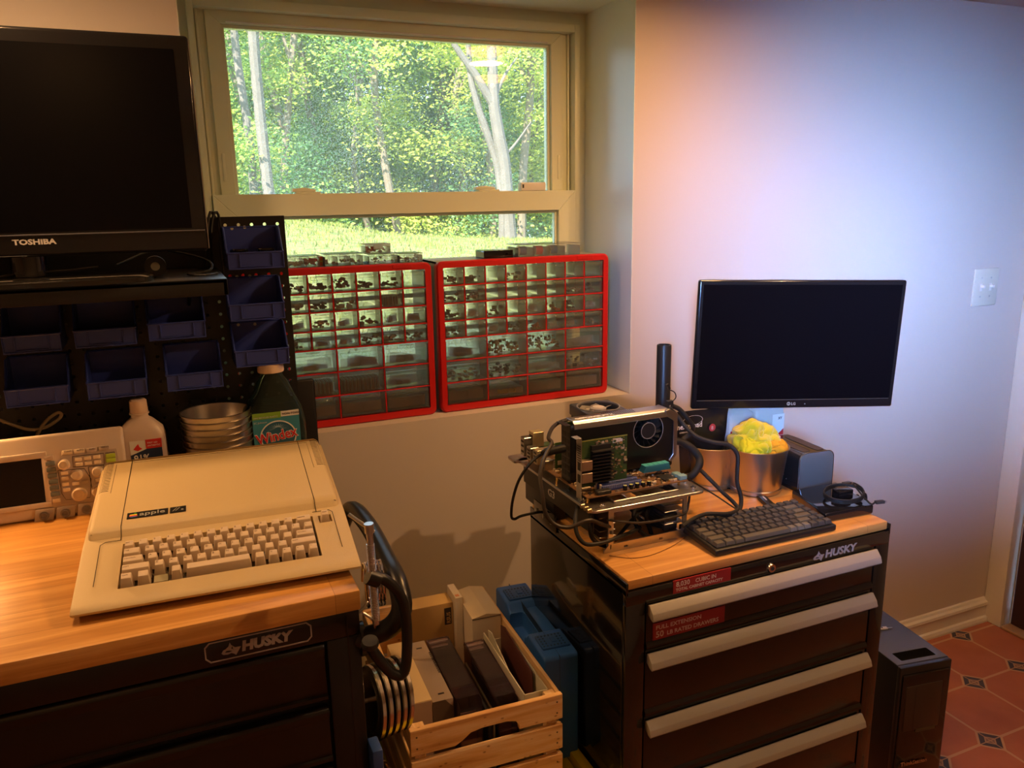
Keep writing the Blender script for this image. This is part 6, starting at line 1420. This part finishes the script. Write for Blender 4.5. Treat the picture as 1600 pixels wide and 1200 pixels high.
b = MB(); b.text('GEFORCE RTX', .0135, T(gx0+.006, GY+.010, gz1+.0006) , bold=.0005, ext=.0002, sx=1.05); b.text('ASUS', .011, T(.170, GY-.0004, .038) @ FRONT @ RZ(-.35), m=mat('faint_print', (.07, .06, .055), .4), ext=.0002, sx=1.3)
B(b, 'lettering', mat('white_letters', (.85, .85, .85), .5), gpu)
b = MB(); b.box(gx0-.012, gx0-.0105, GY+.002, GY+.042, gz0-.012, gz1-.008); b.box(gx0-.024, gx0-.010, GY+.002, GY+.042, gz1-.009, gz1-.007, .0004, 1)
for k in range(7): b.box(gx0-.0126, gx0-.012, GY+.006, GY+.018, gz0+.010+k*.0145, gz0+.020+k*.0145, m=black)
for k in range(7): b.box(gx0-.0126, gx0-.012, GY+.022, GY+.038, gz0+.010+k*.0145, gz0+.020+k*.0145, m=black)
b.prism([(gx0-.0105, gz0-.02), (gx0-.012, gz0-.02), (gx0-.012, gz0), (gx0-.0105, gz0)], GY+.006, GY+.014, 'y'); b.box(gx0-.0105, gx0, GY+.001, GY+.040, gz0+.004, gz1-.018, m=black)
B(b, 'bracket', mat('bracket_dark', (.05, .05, .05), .3, metal=.8), gpu)
# network card in front
NY = -.600; nx0, nx1 = .094, .208; nz0, nz1 = MZ+.008, .062
nic = B(MB().box(nx0, nx1, NY, NY+.0016, nz0, nz1), 'network_card', pcg, smooth=False)
b = MB(); b.box(nx0-.002, nx1, NY-.0006, NY-.0001, nz1-.002, nz1-.0006, m=mat('edge_yellow', (.35, .34, .06), .4))
for k in range(260):
    s_ = rg.choice([.0008, .0012, .002, .003]); x = rg.uniform(nx0+.03, nx1-.003); z = rg.uniform(nz0+.01, nz1-.004); b.box(x-s_, x+s_, NY-rg.uniform(.0008, .002), NY, z-s_*.7, z+s_*.7, m=rg.choice(sm_+[sm_[1], pcg]))
b.box(nx1-.035, nx1-.012, NY-.0008, NY, nz1-.014, nz1-.005, m=paper); B(b, 'card_components', sm_[1], nic, smooth=False, kind='stuff')
b = MB(); b.box(.121, .166, NY-.006, NY, nz0+.012, nz1-.012)
for k in range(10): b.box(.119, .168, NY-.017, NY-.004, nz0+.012+k*.0072, nz0+.0135+k*.0072)
B(b, 'heatsink', mat('cooler_black', (.02, .02, .021), .4), nic)
for z in (nz0+.014, nz0+.040): b = MB(); b.box(nx0-.001, nx0+.024, NY-.016, NY, z, z+.021, .001, 1); b.box(nx0-.0014, nx0-.0008, NY-.013, NY-.003, z+.004, z+.017, m=black); B(b, 'network_port', mat('port_tan', (.40, .30, .22), .35, metal=.7), nic)
b = MB(); b.box(nx0-.004, nx0-.0025, NY-.018, NY+.003, nz0-.020, nz1+.012); b.box(nx0-.016, nx0-.0025, NY-.018, NY+.003, nz1+.011, nz1+.0125, .0004, 1); b.prism([(nx0-.0025, nz0-.035), (nx0-.004, nz0-.035), (nx0-.004, nz0-.018), (nx0-.0025, nz0-.018)], NY-.014, NY-.003, 'y')
for k in range(8):
    for j in range(3): b.box(nx0-.0045, nx0-.004, NY-.015+j*.005, NY-.012+j*.005, nz1-.008-k*.005, nz1-.0055-k*.005, m=black)
for z in (nz0+.014, nz0+.040): b.box(nx0-.0046, nx0-.0039, NY-.014, NY-.003, z+.002, z+.019, m=black)
B(b, 'bracket', steel, nic)
# ------------------------------------------------ cables
def cab(nm, label, pts, r, m=rubber, sm__=5, plug=None, n=9):
    b = MB(); b.tube([tuple(onY(x, y, Y)) for x, y, Y in pts], r, n, smooth=sm__)
    if plug: plug(b)
    o = b.build(nm, m); tag(o, label, 'cable'); return o
slv = mat('sleeved_cable', (.012, .011, .010), .55, bump=.5, bscale=700); brn = mat('brownish_cable', (.028, .020, .015), .45)
def plugA(b):
    p, q = onY(846, 708, -.545), onY(882, 700, -.545); d_ = (q-p).normalized(); b.tube([tuple(p), tuple(p+d_*.012), tuple(q)], lambda t: .0045+.0045*min(1, t*4), 10, smooth=0)
cab('display_cable', 'thin black cable plugged into the graphics card, looping left in front of the wall', [(850, 708, -.545), (838, 715, -.55), (825, 728, -.56), (810, 752, -.55), (801, 782, -.53), (799, 806, -.51), (804, 811, -.50), (815, 806, -.48), (838, 801, -.46), (852, 800, -.43), (858, 803, -.40)], .0030, rubber, plug=plugA)
cab('sleeved_display_cable', 'thick grey black cable hanging down at the left of the open computer', [(886, 656, -.50), (872, 661, -.51), (862, 670, -.53), (857, 684, -.55), (862, 692, -.56), (855, 706, -.58), (848, 722, -.60), (844, 745, -.62), (848, 775, -.64), (852, 800, -.65), (866, 819, -.66), (890, 824, -.67), (920, 813, -.675), (942, 820, -.67), (958, 824, -.655)], .0042, brn)
cab('loop_cable', 'black cable looping low at the front left of the open computer', [(903, 790, -.60), (899, 812, -.66), (902, 835, -.68), (915, 850, -.69), (938, 849, -.69), (960, 842, -.685), (985, 832, -.65), (1000, 824, -.62)], .0042)
cab('down_cable', 'short thick black cable hanging from the plate corner of the open computer', [(925, 800, -.64), (922, 818, -.65), (924, 838, -.655), (936, 850, -.65), (955, 855, -.645)], .0045)
cab('tray_cable', 'brown black cable running across the front frame of the open computer', [(948, 812, -.66), (968, 815, -.672), (1000, 817, -.674), (1030, 813, -.674), (1060, 806, -.672), (1072, 800, -.664), (1076, 785, -.66), (1078, 770, -.665)], .0026, brn)
for k, (pts, r) in enumerate((([(960, 845, -.62), (1000, 800, -.60), (1030, 790, -.58), (1045, 810, -.60)], .004), ([(1050, 795, -.60), (1030, 840, -.62), (1000, 830, -.63), (990, 800, -.61), (1010, 790, -.6)], .0045), ([(970, 848, -.61), (1010, 842, -.62), (1040, 825, -.6), (1035, 800, -.59)], .0036), ([(985, 795, -.58), (1005, 815, -.6), (1030, 822, -.61), (1050, 830, -.59)], .004), ([(1020, 790, -.6), (1010, 805, -.61), (1018, 835, -.62)], .005))):
    cab('power_cable', 'tangled black cable inside the frame of the open computer', pts, r, rubber if k % 2 else slv)['group'] = 'tangled cables inside the open computer'
cab('power_bundle', 'very thick black cable bundle bending down from the graphics card end', [(1048, 690, -.53), (1062, 690, -.53), (1080, 700, -.54), (1092, 715, -.55), (1092, 728, -.56), (1082, 742, -.56), (1068, 752, -.55)], .0088, slv, 6, n=12)
cab('mains_cable', 'long black cable arching over the cabinet top from the graphics card to the keyboard', [(1046, 638, -.54), (1058, 650, -.545), (1072, 668, -.56), (1090, 683, -.58), (1115, 691, -.60), (1138, 695, -.61), (1152, 710, -.62), (1152, 735, -.625), (1152, 755, -.63), (1158, 778, -.64), (1155, 797, -.65), (1140, 806, -.66), (1120, 812, -.68)], .0048, slv)
cab('extension_cable', 'black cable lying on the wooden top between open computer and keyboard', [(1095, 735, -.58), (1112, 752, -.60), (1130, 770, -.625), (1148, 787, -.640), (1152, 797, -.655), (1135, 803, -.67), (1105, 803, -.672), (1085, 810, -.68), (1066, 822, -.69)], .0045, slv)
cab('adapter_cable', 'thin black cable lying behind the keyboard', [(1062, 740, -.60), (1090, 757, -.60), (1118, 774, -.62), (1145, 792, -.645), (1165, 804, -.67)], .0017)
def plugB(b):
    p = onY(1044, 604, -.50); b.box(-.003, .003, -.003, .003, -.007, .007, .0006, 1, M=T(*p) @ RY(-.5)); p = onY(1046, 629, -.50); b.box(-.008, .008, -.005, .005, -.005, .005, .0008, 1, M=T(*p))
cab('fan_cable', 'thin cable with a tiny black plug rising beside the pole', [(1046, 609, -.50), (1054, 613, -.50), (1056, 621, -.50), (1050, 629, -.50), (1048, 640, -.52)], .0012, black, 5, plugB)
cab('bundle_cable', 'braided black cable lying over the black pouch behind the graphics card', [(1050, 634, -.53), (1062, 640, -.53), (1075, 655, -.535), (1083, 668, -.53), (1076, 680, -.52), (1062, 690, -.52)], .0055, slv)
# soft thin cord curve lying on the wood in front
b = MB(); b.tube([tuple(onZ(x, y, CZ+.0012)) for x, y in ((952, 868), (985, 872), (1015, 868), (1045, 856), (1062, 846), (1072, 838))], .0009, 6, smooth=4); tag(b.build('thin_wire', mat('tan_wire', (.35, .18, .06), .5)), 'very thin tan wire curving on the wood in front of the open computer', 'wire')
